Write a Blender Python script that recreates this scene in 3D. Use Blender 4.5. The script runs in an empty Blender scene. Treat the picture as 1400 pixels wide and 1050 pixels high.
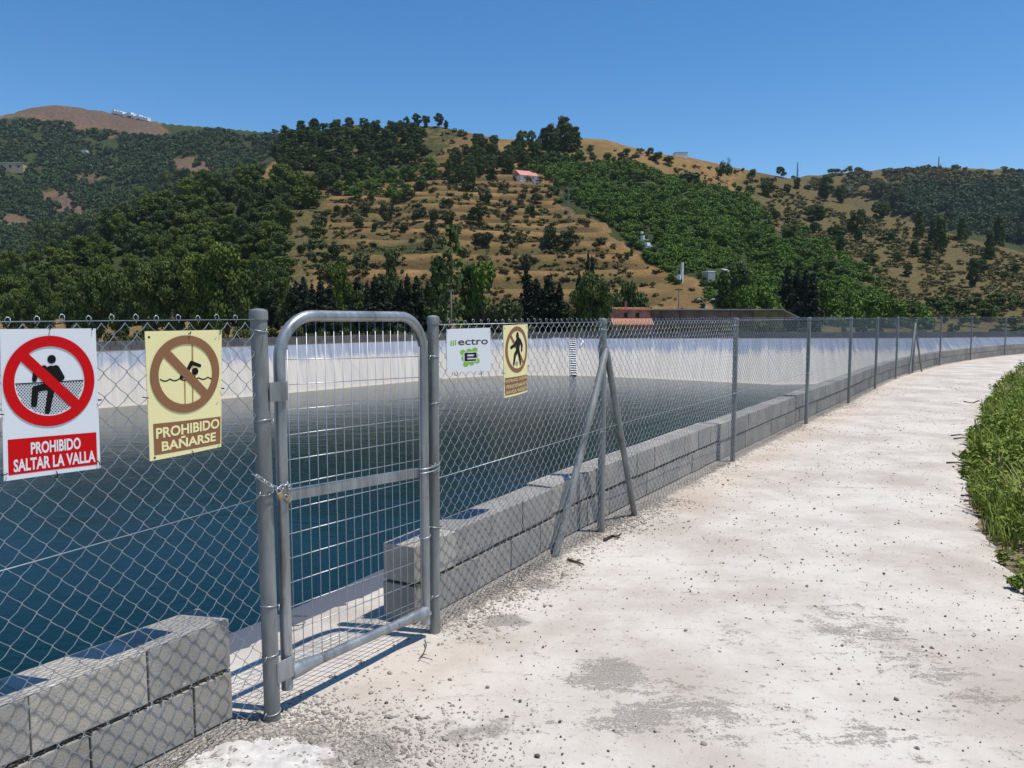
import bpy, bmesh, math, random
import numpy as np
from mathutils import Vector, Matrix

scene = bpy.context.scene
COL = scene.collection
rad = math.radians
RNG = np.random.default_rng(7); HAZE = 0.00006
random.seed(7)

# ---------------------------------------------------------------- camera, sky, sun
F = 1090.0; CAMH = 1.6; PITCH = math.atan((525 - 432) / F)
cam = bpy.data.cameras.new('camera'); camo = bpy.data.objects.new('camera', cam); COL.objects.link(camo)
camo.location = (0, 0, CAMH); camo.rotation_euler = (math.pi / 2 - PITCH, 0, 0)
cam.sensor_fit = 'HORIZONTAL'; cam.sensor_width = 36; cam.lens = 36 * F / 1400
cam.clip_start = 0.05; cam.clip_end = 9000
scene.camera = camo

SUN_EL, SUN_AZ = 72.5, 101.5            # degrees; azimuth clockwise from +Y
sv = Vector((math.sin(rad(SUN_AZ)) * math.cos(rad(SUN_EL)), math.cos(rad(SUN_AZ)) * math.cos(rad(SUN_EL)), math.sin(rad(SUN_EL))))
sl = bpy.data.lights.new('sun', 'SUN'); sl.energy = 5.0; sl.angle = rad(0.5); sl.color = (1.0, 0.95, 0.87)
so = bpy.data.objects.new('sun', sl); COL.objects.link(so); so.rotation_euler = sv.to_track_quat('Z', 'Y').to_euler()
# warm noon sun
so.location = (20, -10, 60)

world = bpy.data.worlds.new('World'); scene.world = world; world.use_nodes = True
wn = world.node_tree; wn.nodes.clear()
sky = wn.nodes.new('ShaderNodeTexSky'); sky.sky_type = 'NISHITA'; sky.sun_disc = False
sky.sun_elevation = rad(SUN_EL); sky.sun_rotation = rad(SUN_AZ)
sky.altitude = 900; sky.air_density = 1.0; sky.dust_density = 0.15; sky.ozone_density = 3.0
hs = wn.nodes.new('ShaderNodeHueSaturation'); hs.inputs['Saturation'].default_value = 1.3
bg = wn.nodes.new('ShaderNodeBackground'); bg.inputs['Strength'].default_value = 0.14
wo = wn.nodes.new('ShaderNodeOutputWorld')
wn.links.new(sky.outputs[0], hs.inputs['Color']); wn.links.new(hs.outputs[0], bg.inputs['Color']); wn.links.new(bg.outputs[0], wo.inputs['Surface'])

scene.view_settings.view_transform = 'Standard'; scene.view_settings.look = 'None'
scene.view_settings.exposure = 0.0; scene.view_settings.gamma = 1.0

# ---------------------------------------------------------------- image geometry helpers (measuring the place)
cp, sp_ = math.cos(PITCH), math.sin(PITCH)
def ray(x, y):
    dx = (x - 700) / F; dz = -(y - 525) / F
    return np.array([dx, cp + dz * sp_, -sp_ + dz * cp])
def G(x, y, z=0.0):
    r = ray(x, y); t = (z - CAMH) / r[2]; return np.array([r[0] * t, r[1] * t, z])
def AT(x, y, Y):
    r = ray(x, y); t = Y / r[1]; return np.array([r[0] * t, Y, CAMH + r[2] * t])
def PIX(p):
    p = np.asarray(p, float); dz = p[..., 2] - CAMH
    f = p[..., 1] * cp - dz * sp_; u = p[..., 1] * sp_ + dz * cp
    return 700 + F * p[..., 0] / f, 525 - F * u / f

# ---------------------------------------------------------------- node helpers
class NT:
    def __init__(s, name):
        s.m = bpy.data.materials.new(name); s.m.use_nodes = True
        s.t = s.m.node_tree; s.t.nodes.clear()
        s.o = s.t.nodes.new('ShaderNodeOutputMaterial'); s.b = s.t.nodes.new('ShaderNodeBsdfPrincipled')
        s.t.links.new(s.b.outputs[0], s.o.inputs['Surface'])
        s.pos = s.t.nodes.new('ShaderNodeNewGeometry').outputs['Position']
    def n(s, typ, **kw):
        nd = s.t.nodes.new(typ)
        for k, v in kw.items(): setattr(nd, k, v)
        return nd
    def put(s, sock, v):
        if isinstance(v, bpy.types.NodeSocket): s.t.links.new(v, sock)
        elif isinstance(v, (tuple, list)) and len(v) == 3 and sock.type == 'RGBA': sock.default_value = (*v, 1)
        else: sock.default_value = v
    def noise(s, scale, detail=4, rough=0.55, vec=None, dist=0.0):
        nd = s.n('ShaderNodeTexNoise'); nd.inputs['Scale'].default_value = scale; nd.inputs['Detail'].default_value = detail
        nd.inputs['Roughness'].default_value = rough; nd.inputs['Distortion'].default_value = dist
        s.t.links.new(vec if vec is not None else s.pos, nd.inputs['Vector']); return nd.outputs['Fac']
    def voro(s, scale, vec=None, feat='F1', out='Distance'):
        nd = s.n('ShaderNodeTexVoronoi'); nd.feature = feat; nd.inputs['Scale'].default_value = scale
        s.t.links.new(vec if vec is not None else s.pos, nd.inputs['Vector']); return nd.outputs[out]
    def scale(s, v, vec=None):
        nd = s.n('ShaderNodeMapping'); nd.inputs['Scale'].default_value = v
        s.t.links.new(vec if vec is not None else s.pos, nd.inputs['Vector']); return nd.outputs[0]
    def ramp(s, fac, a, b, lo=0.0, hi=1.0):
        nd = s.n('ShaderNodeMapRange', interpolation_type='SMOOTHSTEP')
        s.put(nd.inputs['Value'], fac)
        nd.inputs['From Min'].default_value = a; nd.inputs['From Max'].default_value = b
        nd.inputs['To Min'].default_value = lo; nd.inputs['To Max'].default_value = hi; return nd.outputs[0]
    def mix(s, fac, a, b, mode='MIX'):
        nd = s.n('ShaderNodeMix', data_type='RGBA', blend_type=mode)
        s.put(nd.inputs[0], fac); s.put(nd.inputs[6], a); s.put(nd.inputs[7], b); return nd.outputs[2]
    def math(s, op, a, b=0.0):
        nd = s.n('ShaderNodeMath', operation=op); s.put(nd.inputs[0], a); s.put(nd.inputs[1], b); return nd.outputs[0]
    def attr(s, name, out='Fac'):
        nd = s.n('ShaderNodeAttribute'); nd.attribute_name = name; return nd.outputs[out]
    def objrand(s): return s.n('ShaderNodeObjectInfo').outputs['Random']
    def bump(s, h, strength=0.3, dist=0.01):
        nd = s.n('ShaderNodeBump'); nd.inputs['Strength'].default_value = strength; nd.inputs['Distance'].default_value = dist
        s.put(nd.inputs['Height'], h); s.t.links.new(nd.outputs[0], s.b.inputs['Normal'])
    def set(s, **kw):
        for k, v in kw.items(): s.put(s.b.inputs[k.replace('_', ' ')], v)
        return s.m

def flat_mat(name, col, rough=0.6, metal=0.0, var=0.12, scale=30, bump=0.0):
    k = NT(name); n = k.noise(scale, 5)
    c = k.mix(k.ramp(n, 0.3, 0.75), tuple(c * (1 - var) for c in col), tuple(min(1, c * (1 + var)) for c in col))
    if bump: k.bump(n, bump, 0.01)
    return k.set(Base_Color=c, Roughness=rough, Metallic=metal)

M = {}
# galvanised steel
def galv(name, base, rough, metal, streak=True):
    k = NT(name); a = k.noise(9, 6, 0.7, k.scale((1, 1, 0.25))); b = k.noise(70, 3); c = k.voro(55, out='Color')
    col = k.mix(k.ramp(a, 0.35, 0.7), tuple(x * 0.62 for x in base), base)
    st = k.ramp(k.noise(16, 5, 0.7, k.scale((1, 1, 0.12))), 0.52, 0.68, 0, 0.7)
    col = k.mix(st, col, (0.13, 0.118, 0.095)); col = k.mix(k.ramp(k.noise(38, 5, 0.75), 0.60, 0.7, 0, 0.5), col, (0.09, 0.08, 0.065))
    k.bump(b, 0.06, 0.002)
    return k.set(Base_Color=col, Roughness=k.ramp(a, 0.2, 0.8, rough * 0.8, rough * 1.3), Metallic=metal)
M['post'] = galv('galvanised_post', (0.29, 0.30, 0.285), 0.52, 0.3)
M['tube'] = galv('galvanised_tube', (0.42, 0.44, 0.45), 0.38, 0.6)
M['wire'] = flat_mat('galvanised_wire', (0.42, 0.45, 0.48), 0.40, 0.7, 0.1)
M['fence_wire'] = flat_mat('chain_link_wire', (0.36, 0.385, 0.41), 0.40, 0.75, 0.15)
M['brass'] = flat_mat('worn_brass', (0.36, 0.30, 0.19), 0.5, 0.6, 0.35, 60)
# block masonry
k = NT('concrete_block'); a = k.noise(5, 5); b = k.noise(130, 5, 0.8); c = k.noise(1.3, 3); v = k.voro(160)
col = k.mix(k.ramp(a, 0.3, 0.7), (0.30, 0.278, 0.24), (0.40, 0.372, 0.325))
col = k.mix(k.ramp(b, 0.54, 0.68, 0, 0.75), col, (0.15, 0.142, 0.13))
col = k.mix(k.ramp(k.noise(2.2, 5, 0.7, k.scale((1, 1, 0.4))), 0.58, 0.78, 0, 0.5), col, (0.46, 0.37, 0.26))
col = k.mix(k.attr('tint'), k.mix(1.0, col, (0.80, 0.80, 0.81), 'MULTIPLY'), k.mix(1.0, col, (1.14, 1.11, 1.06), 'MULTIPLY'))
col = k.mix(k.ramp(k.noise(26, 4), 0.66, 0.75, 0, 0.6), col, (0.6, 0.58, 0.55))
k.bump(k.math('ADD', k.math('MULTIPLY', b, 0.8), v), 0.22, 0.003)
M['block'] = k.set(Base_Color=col, Roughness=0.92)
M['joint'] = flat_mat('dark_mortar_joint', (0.10, 0.085, 0.065), 0.95, 0, 0.4, 40, 0.6)
# concrete path, stained; attributes dirt and grav say where the grime and the grit lie
k = NT('path_concrete')
n1 = k.noise(1.1, 6, 0.62); n2 = k.noise(7, 6, 0.7, dist=0.6); n3 = k.noise(60, 5, 0.75); n4 = k.noise(260, 3, 0.7)
st = k.noise(9, 5, 0.7, k.scale((0.35, 1.6, 1)), 0.5)
col = k.mix(k.ramp(n1, 0.32, 0.64), (0.41, 0.360, 0.302), (0.565, 0.522, 0.462))
col = k.mix(k.ramp(n2, 0.5, 0.78, 0, 0.5), col, (0.39, 0.335, 0.285))
col = k.mix(k.ramp(st, 0.56, 0.74, 0, 0.6), col, (0.30, 0.26, 0.225))
col = k.mix(k.ramp(k.noise(33, 5, 0.75), 0.585, 0.69, 0, 0.75), col, (0.21, 0.185, 0.16))
dm = k.ramp(k.math('ADD', k.attr('dirt'), k.math('ADD', k.math('ADD', k.math('MULTIPLY', k.math('SUBTRACT', st, 0.5), 1.6), k.math('MULTIPLY', k.math('SUBTRACT', n2, 0.5), 1.9)), k.math('MULTIPLY', k.math('SUBTRACT', n3, 0.5), 1.8))), 0.60, 0.84)
col = k.mix(k.math('MULTIPLY', dm, k.ramp(k.noise(120, 4, 0.8), 0.36, 0.62, 0.25, 1.0)), col, k.mix(n4, (0.10, 0.088, 0.076), (0.30, 0.27, 0.235)))
gm = k.ramp(k.math('ADD', k.attr('grav'), k.math('MULTIPLY', k.math('SUBTRACT', n2, 0.5), 1.3)), 0.38, 0.62)
gr = k.mix(k.ramp(n4, 0.35, 0.65), (0.20, 0.175, 0.15), (0.46, 0.42, 0.37))
gr = k.mix(k.ramp(k.voro(70, out='Distance'), 0.1, 0.5, 0.5, 0), gr, (0.12, 0.105, 0.09))
col = k.mix(gm, col, gr)
wm = k.attr('warm'); col = k.mix(k.math('MULTIPLY', wm, 0.6), col, (0.47, 0.345, 0.245))
hgt = k.math('ADD', k.math('MULTIPLY', n3, 0.5), k.math('ADD', k.math('MULTIPLY', n2, 0.8), k.math('MULTIPLY', k.math('MULTIPLY', gm, n4), 1.4)))
k.bump(hgt, 0.55, 0.012)
M['path'] = k.set(Base_Color=col, Roughness=0.95)
M['slab'] = flat_mat('fresh_cement', (0.52, 0.495, 0.46), 0.9, 0, 0.2, 20, 0.2)
# soil
k = NT('dry_soil'); a = k.noise(0.6, 6, 0.6); b = k.noise(30, 5, 0.7)
col = k.mix(k.ramp(a, 0.35, 0.65), (0.22, 0.16, 0.09), (0.11, 0.115, 0.04))
col = k.mix(k.ramp(b, 0.5, 0.7, 0, 0.6), col, (0.36, 0.29, 0.20)); k.bump(b, 0.6, 0.03)
M['soil'] = k.set(Base_Color=col, Roughness=0.95)
k = NT('stones'); r = k.attr('rnd')
col = k.mix(r, (0.19, 0.168, 0.14), (0.46, 0.42, 0.36)); M['stone'] = k.set(Base_Color=col, Roughness=0.9)
k = NT('dark_pebbles'); r = k.attr('rnd')
col = k.mix(r, (0.06, 0.055, 0.05), (0.30, 0.27, 0.235)); M['pebble'] = k.set(Base_Color=col, Roughness=0.85)
# liner: attr t runs 0 (lip) .. 1 (water)
k = NT('reservoir_liner'); t = k.attr('t'); arc = k.attr('arc')
cmb = k.n('ShaderNodeCombineXYZ'); k.t.links.new(arc, cmb.inputs[0]); k.t.links.new(t, cmb.inputs[1]); sv2 = cmb.outputs[0]
streak = k.noise(1.0, 6, 0.7, k.scale((1.1, 1.6, 1), sv2), 0.4); st2 = k.noise(1.0, 4, 0.6, k.scale((4.5, 0.7, 1), sv2))
edge = k.math('ADD', t, k.math('ADD', k.math('MULTIPLY', k.math('SUBTRACT', streak, 0.5), 0.5), k.math('MULTIPLY', k.math('SUBTRACT', st2, 0.5), 0.35)))
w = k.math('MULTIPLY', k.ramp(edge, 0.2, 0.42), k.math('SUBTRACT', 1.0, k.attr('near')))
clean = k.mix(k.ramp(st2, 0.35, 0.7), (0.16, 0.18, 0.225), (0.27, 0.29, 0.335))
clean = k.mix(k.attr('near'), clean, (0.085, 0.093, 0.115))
dust = k.mix(k.ramp(st2, 0.3, 0.7), (0.345, 0.318, 0.275), (0.42, 0.392, 0.345))
dust = k.mix(k.ramp(streak, 0.62, 0.75, 0, 0.35), dust, (0.55, 0.54, 0.52))
seam = k.math('PINGPONG', k.math('ADD', arc, k.math('MULTIPLY', t, 2.0)), 3.1); dust = k.mix(k.ramp(seam, 0.02, 0.1, 0.45, 0), dust, (0.25, 0.25, 0.25))
dust = k.mix(k.ramp(k.noise(1.0, 5, 0.7, k.scale((0.35, 2.2, 1), sv2)), 0.5, 0.72, 0, 0.4), dust, (0.36, 0.345, 0.31))
dust = k.mix(k.ramp(t, 0.93, 0.985, 0, 0.75), dust, (0.46, 0.40, 0.32))
k.bump(k.math('ADD', st2, streak), 0.15, 0.06)
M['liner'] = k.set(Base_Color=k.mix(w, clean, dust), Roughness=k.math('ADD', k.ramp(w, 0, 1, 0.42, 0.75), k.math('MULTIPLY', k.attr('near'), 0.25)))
# water
k = NT('reservoir_water')
w1 = k.noise(1.0, 3, 0.6, k.scale((3.2, 5.5, 1))); w2 = k.noise(1.0, 2, 0.5, k.scale((0.5, 0.9, 1)), 0.6); w3 = k.noise(1.0, 2, 0.6, k.scale((11, 17, 1)))
h = k.math('ADD', k.math('MULTIPLY', w1, 0.5), k.math('ADD', k.math('MULTIPLY', w2, 0.9), k.math('MULTIPLY', w3, 0.14)))
k.bump(h, 0.5, 0.030)
k.b.inputs['Specular IOR Level'].default_value = 0.36; M['water'] = k.set(Base_Color=(0.0002, 0.0125, 0.0105), Roughness=0.13, IOR=1.33)
# sign paints
def paint(name, col, rough=0.45, dirt=0.25):
    k = NT(name); a = k.noise(7, 5, 0.65, k.scale((1, 1, 0.35))); b = k.noise(60, 4)
    c = k.mix(k.ramp(a, 0.5, 0.8, 0, dirt), col, tuple(x * 0.72 for x in col))
    c = k.mix(k.ramp(b, 0.64, 0.72, 0, dirt), c, tuple(x * 0.6 for x in col))
    k.b.inputs['Specular IOR Level'].default_value = 0.2; return k.set(Base_Color=c, Roughness=rough)
M['white'] = paint('sign_white', (0.70, 0.72, 0.74), 0.4, 0.1)
M['red'] = paint('sign_red', (0.56, 0.0015, 0.004), 0.4, 0.1)
M['black'] = paint('sign_black', (0.006, 0.0055, 0.0055), 0.45)
M['cream'] = paint('sign_cream', (0.86, 0.78, 0.40), 0.45, 0.08)
M['brown'] = paint('sign_brown', (0.27, 0.13, 0.065), 0.45, 0.12)
M['rust'] = flat_mat('rust_stain', (0.42, 0.27, 0.08), 0.8, 0, 0.2, 60)
M['green'] = paint('sign_green', (0.21, 0.47, 0.03), 0.4, 0.1)
M['dark_grey'] = paint('sign_grey', (0.06, 0.06, 0.065), 0.4, 0.1)
# foliage
def foliage(name, a, b, c, rnd=0.5):
    k = NT(name); n = k.attr('rnd'); o = k.objrand()
    col = k.mix(n, a, b); col = k.mix(k.math('MULTIPLY', o, rnd), col, c)
    k.set(Base_Color=col, Roughness=0.75); k.b.inputs['Specular IOR Level'].default_value = 0.18; return k.m
M['pine'] = foliage('pine_needles', (0.038, 0.064, 0.012), (0.125, 0.172, 0.027), (0.145, 0.18, 0.024))
M['dark_pine'] = foliage('dark_needles', (0.028, 0.052, 0.015), (0.082, 0.125, 0.030), (0.098, 0.13, 0.03))
M['cypress'] = foliage('cypress_scales', (0.010, 0.018, 0.010), (0.026, 0.040, 0.016), (0.018, 0.030, 0.014))
M['olive'] = foliage('olive_leaves', (0.036, 0.048, 0.018), (0.090, 0.108, 0.038), (0.06, 0.08, 0.026))
M['orchard'] = foliage('orchard_leaves', (0.040, 0.092, 0.012), (0.13, 0.215, 0.03), (0.11, 0.17, 0.025))
M['shrub'] = foliage('shrub_leaves', (0.034, 0.055, 0.014), (0.095, 0.120, 0.032), (0.11, 0.105, 0.035))
M['scrub'] = foliage('scrub_leaves', (0.085, 0.088, 0.030), (0.175, 0.165, 0.060), (0.18, 0.15, 0.06))
M['far_wood'] = foliage('far_wood_leaves', (0.028, 0.058, 0.024), (0.084, 0.132, 0.042), (0.07, 0.11, 0.038))
M['bark'] = flat_mat('bark', (0.11, 0.085, 0.06), 0.9, 0, 0.3, 6, 0.5)
M['weed'] = foliage('weed_leaves', (0.07, 0.11, 0.014), (0.30, 0.36, 0.07), (0.17, 0.25, 0.045))
M['straw'] = foliage('dry_grass', (0.34, 0.26, 0.12), (0.56, 0.45, 0.25), (0.5, 0.4, 0.2))
M['twig'] = flat_mat('dead_twig', (0.085, 0.065, 0.05), 0.9, 0, 0.3, 40)
# building surfaces
M['render_pink'] = flat_mat('faded_pink_render', (0.30, 0.20, 0.165), 0.9, 0, 0.3, 0.9)
M['render_brown'] = flat_mat('grimy_brown_render', (0.15, 0.105, 0.085), 0.9, 0, 0.4, 0.6)
M['render_ochre'] = flat_mat('mossy_yellow_render', (0.17, 0.15, 0.06), 0.9, 0, 0.35, 0.8)
M['whitewash'] = flat_mat('whitewash', (0.78, 0.78, 0.77), 0.85, 0, 0.08, 0.5)
M['tan'] = flat_mat('tan_render', (0.5, 0.38, 0.22), 0.85, 0, 0.2, 0.5)
M['grey_wall'] = flat_mat('grey_render', (0.34, 0.35, 0.36), 0.85, 0, 0.2, 0.5)
k = NT('terracotta_tiles'); wv = k.n('ShaderNodeTexWave'); wv.inputs['Scale'].default_value = 1.2; k.t.links.new(k.pos, wv.inputs[0])
col = k.mix(k.noise(3, 4), (0.42, 0.17, 0.085), (0.60, 0.30, 0.18)); col = k.mix(k.ramp(wv.outputs[0], 0.5, 1, 0, 0.4), col, (0.25, 0.10, 0.05))
M['tiles'] = k.set(Base_Color=col, Roughness=0.85)
M['pink_roof'] = flat_mat('pink_roof', (0.56, 0.23, 0.2), 0.85, 0, 0.15, 1.0)
M['dark_block'] = flat_mat('dark_grey_block', (0.135, 0.13, 0.128), 0.95, 0, 0.25, 1.2)  # far rim wall: an even grey, darker than the near blocks
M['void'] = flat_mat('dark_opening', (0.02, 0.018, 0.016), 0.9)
M['steel_far'] = flat_mat('weathered_steel', (0.25, 0.26, 0.27), 0.7, 0.2)

# ---------------------------------------------------------------- mesh helpers
def link_mesh(name, me, parent=None, loc=None):
    o = bpy.data.objects.new(name, me); COL.objects.link(o)
    if parent is not None: o.parent = parent
    if loc is not None: o.location = loc
    return o
def wloc(o):
    p = Vector((0, 0, 0))
    while o is not None: p += o.location; o = o.parent
    return np.array(p)
def np_mesh(name, V, Fq, mat, smooth=False, attrs=None):
    """V (n,3), Fq (m,k) all faces with k corners"""
    me = bpy.data.meshes.new(name); V = np.asarray(V, np.float32); Fq = np.asarray(Fq, np.int32)
    m, kk = Fq.shape
    me.vertices.add(len(V)); me.vertices.foreach_set('co', V.ravel())
    me.loops.add(m * kk); me.loops.foreach_set('vertex_index', Fq.ravel())
    me.polygons.add(m); me.polygons.foreach_set('loop_start', np.arange(0, m * kk, kk, dtype=np.int32))
    me.polygons.foreach_set('loop_total', np.full(m, kk, np.int32))
    if smooth: me.polygons.foreach_set('use_smooth', np.ones(m, bool))
    for an, av in (attrs or {}).items():
        at = me.attributes.new(an, 'FLOAT', 'POINT'); at.data.foreach_set('value', np.asarray(av, np.float32))
    me.update(calc_edges=True)
    if mat is not None: me.materials.append(mat)
    return me
class MB:
    def __init__(s): s.v = []; s.f = []
    def add(s, vs, fs):
        b = len(s.v); s.v += [tuple(map(float, p)) for p in vs]; s.f += [tuple(i + b for i in f) for f in fs]; return s
    def box(s, c, size, ux=(1, 0, 0), uy=(0, 1, 0), uz=(0, 0, 1)):
        c = np.array(c, float); X, Y, Z = (np.array(a, float) * k / 2 for a, k in zip((ux, uy, uz), size))
        vs = [c + i * X + j * Y + k * Z for k in (-1, 1) for j in (-1, 1) for i in (-1, 1)]
        return s.add(vs, [(0, 2, 3, 1), (4, 5, 7, 6), (0, 1, 5, 4), (1, 3, 7, 5), (3, 2, 6, 7), (2, 0, 4, 6)])
    def bbox(s, c, size, ux=(1, 0, 0), uy=(0, 1, 0), uz=(0, 0, 1), ch=0.006, jit=0.0):
        bm = bmesh.new(); bmesh.ops.create_cube(bm, size=1.0)
        for v in bm.verts: v.co = Vector((v.co.x * size[0], v.co.y * size[1], v.co.z * size[2])) + Vector([random.uniform(-jit, jit) for _ in range(3)])
        bmesh.ops.bevel(bm, geom=list(bm.edges), offset=ch, segments=2, affect='EDGES', profile=0.6)
        c = np.array(c, float); X, Y, Z = np.array(ux, float), np.array(uy, float), np.array(uz, float)
        bm.verts.index_update()
        s.add([c + v.co.x * X + v.co.y * Y + v.co.z * Z for v in bm.verts], [tuple(v.index for v in f.verts) for f in bm.faces]); bm.free(); return s
    def tube(s, path, r, n=8, closed=False, cap=True):
        P = [np.array(p, float) for p in path]; m = len(P); R = r if hasattr(r, '__len__') else [r] * m
        T = []
        for i in range(m):
            a = P[(i - 1) % m] if (closed or i > 0) else P[i]; b = P[(i + 1) % m] if (closed or i < m - 1) else P[i]
            t = b - a; T.append(t / (np.linalg.norm(t) + 1e-12))
        ref = np.array([0, 0, 1.0]) if abs(T[0][2]) < 0.9 else np.array([1.0, 0, 0])
        nrm = np.cross(T[0], ref); nrm /= np.linalg.norm(nrm); vs = []
        for i in range(m):
            nrm = nrm - T[i] * (nrm @ T[i]); nrm /= np.linalg.norm(nrm) + 1e-12; bn = np.cross(T[i], nrm)
            for j in range(n):
                a = 2 * math.pi * j / n; vs.append(P[i] + R[i] * (math.cos(a) * nrm + math.sin(a) * bn))
        fs = []
        for i in range(m if closed else m - 1):
            for j in range(n):
                a = i * n + j; b = i * n + (j + 1) % n; c = ((i + 1) % m) * n + (j + 1) % n; d = ((i + 1) % m) * n + j
                fs.append((a, b, c, d))
        if cap and not closed: fs.append(tuple(range(n - 1, -1, -1))); fs.append(tuple((m - 1) * n + j for j in range(n)))
        return s.add(vs, fs)
    def lathe(s, c, prof, n=16):
        c = np.array(c, float); vs = [c + np.array([r * math.cos(2 * math.pi * j / n), r * math.sin(2 * math.pi * j / n), z]) for r, z in prof for j in range(n)]
        fs = [(i * n + j, i * n + (j + 1) % n, (i + 1) * n + (j + 1) % n, (i + 1) * n + j) for i in range(len(prof) - 1) for j in range(n)]
        fs += [tuple(range(n - 1, -1, -1)), tuple((len(prof) - 1) * n + j for j in range(n))]
        return s.add(vs, fs)
    def build(s, name, mat, parent=None, smooth=False, origin=None, attrs=None):
        V = np.array(s.v, float)
        if parent is not None: off = wloc(parent); loc = None
        else: off = np.array(origin if origin is not None else (V[:, 0].mean(), V[:, 1].mean(), V[:, 2].min())); loc = off
        me = bpy.data.meshes.new(name); me.from_pydata((V - off).tolist(), [], s.f)
        if smooth:
            me.polygons.foreach_set('use_smooth', np.ones(len(me.polygons), bool))
            if smooth != 'all':
                try: me.set_sharp_from_angle(angle=rad(38))
                except Exception: pass
        for an, av in (attrs or {}).items():
            at = me.attributes.new(an, 'FLOAT', 'POINT'); at.data.foreach_set('value', np.asarray(av, np.float32))
        me.materials.append(mat)
        return link_mesh(name, me, parent, loc)
def tag(o, label=None, cat=None, group=None, kind=None):
    if label: o['label'] = label
    if cat: o['category'] = cat
    if group: o['group'] = group
    if kind: o['kind'] = kind
    return o
def thing(name, label, cat, loc=(0, 0, 0), group=None):
    o = bpy.data.objects.new(name, None); COL.objects.link(o); o.location = tuple(map(float, loc)); o.empty_display_size = 0.2
    return tag(o, label, cat, group)
def vnoise(x, y, seed=0, octs=4, per=0.5):
    x = np.asarray(x, float); y = np.asarray(y, float); out = 0; amp = 1.0; tot = 0; fx = 1.0
    def hsh(i, j, s):
        h = (i.astype(np.int64) * 374761393 + j.astype(np.int64) * 668265263 + s * 982451653) & 0xffffffff
        h = ((h ^ (h >> 13)) * 1274126177) & 0xffffffff
        return ((h ^ (h >> 16)) & 0xffff) / 65535.0
    for o in range(octs):
        X = x * fx; Y = y * fx; i = np.floor(X); j = np.floor(Y); u = X - i; v = Y - j
        u = u * u * (3 - 2 * u); v = v * v * (3 - 2 * v); s = seed + o * 17
        a = hsh(i, j, s); b = hsh(i + 1, j, s); c = hsh(i, j + 1, s); d = hsh(i + 1, j + 1, s)
        out = out + amp * ((a * (1 - u) + b * u) * (1 - v) + (c * (1 - u) + d * u) * v); tot += amp; amp *= per; fx *= 2
    return out / tot

# ---------------------------------------------------------------- fence line and its frame
A = np.array([-0.95, 3.04]); B = np.array([-0.39, 3.91])
U = (B - A) / np.linalg.norm(B - A); N = np.array([-U[1], U[0]]); GW = float(np.linalg.norm(B - A))
def L(al, pp, z): q = A + U * al + N * pp; return np.array([q[0], q[1], z])
POSTS = [B, (0.66, 5.80), (2.43, 8.67), (4.36, 11.73), (6.16, 14.52), (8.0, 17.5), (9.75, 20.2), (11.25, 22.35), (13.75, 25.6), (16.6, 28.85), (19.9, 32.2), (23.6, 35.3), (27.8, 38.2), (32.2, 40.7), (37.5, 43.2), (43, 45.4)]
POSTS = [np.array(p, float) for p in POSTS]
FENCE = [A + U * (-9.0), A + U * (-4.0)] + [A] + POSTS          # whole near line, both sides of the gate
def poly_s(P):
    P = np.array(P, float); d = np.hypot(*np.diff(P, axis=0).T); return P, np.concatenate([[0], np.cumsum(d)])
FP, FS = poly_s(FENCE)
def smooth_line(s):                       # position and reservoir-side normal along the near line
    s = np.asarray(s, float); x = np.interp(s, FS, FP[:, 0]); y = np.interp(s, FS, FP[:, 1])
    e = 0.6; tx = np.interp(s + e, FS, FP[:, 0]) - np.interp(s - e, FS, FP[:, 0]); ty = np.interp(s + e, FS, FP[:, 1]) - np.interp(s - e, FS, FP[:, 1])
    l = np.hypot(tx, ty) + 1e-9; return x, y, -ty / l, tx / l
S_A = FS[2]; S_B = FS[3]

# ---------------------------------------------------------------- reservoir basin, ground, water
near_s = np.concatenate([np.arange(0.0, S_A - 2, 0.8), np.arange(S_A - 2, S_B + 3, 0.12), np.arange(S_B + 3, FS[-1], 0.8), [FS[-1]]])
nx_, ny_, nnx, nny = smooth_line(near_s)
rim = [(x + a * 0.5, y + b * 0.5) for x, y, a, b in zip(nx_, ny_, nnx, nny)]
wat = [(x + a * 2.9, y + b * 2.9) for x, y, a, b in zip(nx_, ny_, nnx, nny)]
near_flag = [1.0] * len(rim)
far = [((47, 48.5), (45.5, 49.2)), ((52, 53), (48, 51.5)), ((50, 60), (46, 53)), ((38.8, 60.2), (35, 49.5)), ((27.5, 57), (23, 45.5)), ((18.6, 56.5), (14.6, 44.1)),
       ((10.4, 56.3), (8.9, 48.2)), ((5, 55.9), (4.7, 50.6)), ((0, 54.8), (-0.3, 51.2)), ((-4.6, 51.9), (-4.2, 48.3)), ((-8.8, 48), (-7.7, 43.6)), ((-14.6, 40.7), (-12.7, 37.2)),
       ((-18.4, 35.7), (-16.9, 32.9)), ((-24.6, 27.5), (-22.6, 25.2)), ((-31, 18), (-28.4, 16.6)), ((-34, 8), (-31, 8)), ((-30, -3), (-27.5, -1.5)), ((-20, -9), (-19, -6.2)), ((-11, -10), (-11, -7))]
fr = np.array([f[0] for f in far], float); fw = np.array([f[1] for f in far], float)
fd = np.concatenate([[0], np.cumsum(np.hypot(*np.diff(fr, axis=0).T))]); q = np.arange(0, fd[-1], 0.22)
RIMFAR = np.stack([np.interp(q, fd, fr[:, 0]), np.interp(q, fd, fr[:, 1])], 1); WATFAR = np.stack([np.interp(q, fd, fw[:, 0]), np.interp(q, fd, fw[:, 1])], 1)
RIM = np.concatenate([np.array(rim), RIMFAR]); WAT = np.concatenate([np.array(wat), WATFAR]); NEAR = np.concatenate([near_flag, np.zeros(len(q))])
ARC = np.concatenate([[0], np.cumsum(np.hypot(*np.diff(RIM, axis=0).T))]); WZ = -2.2
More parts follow.
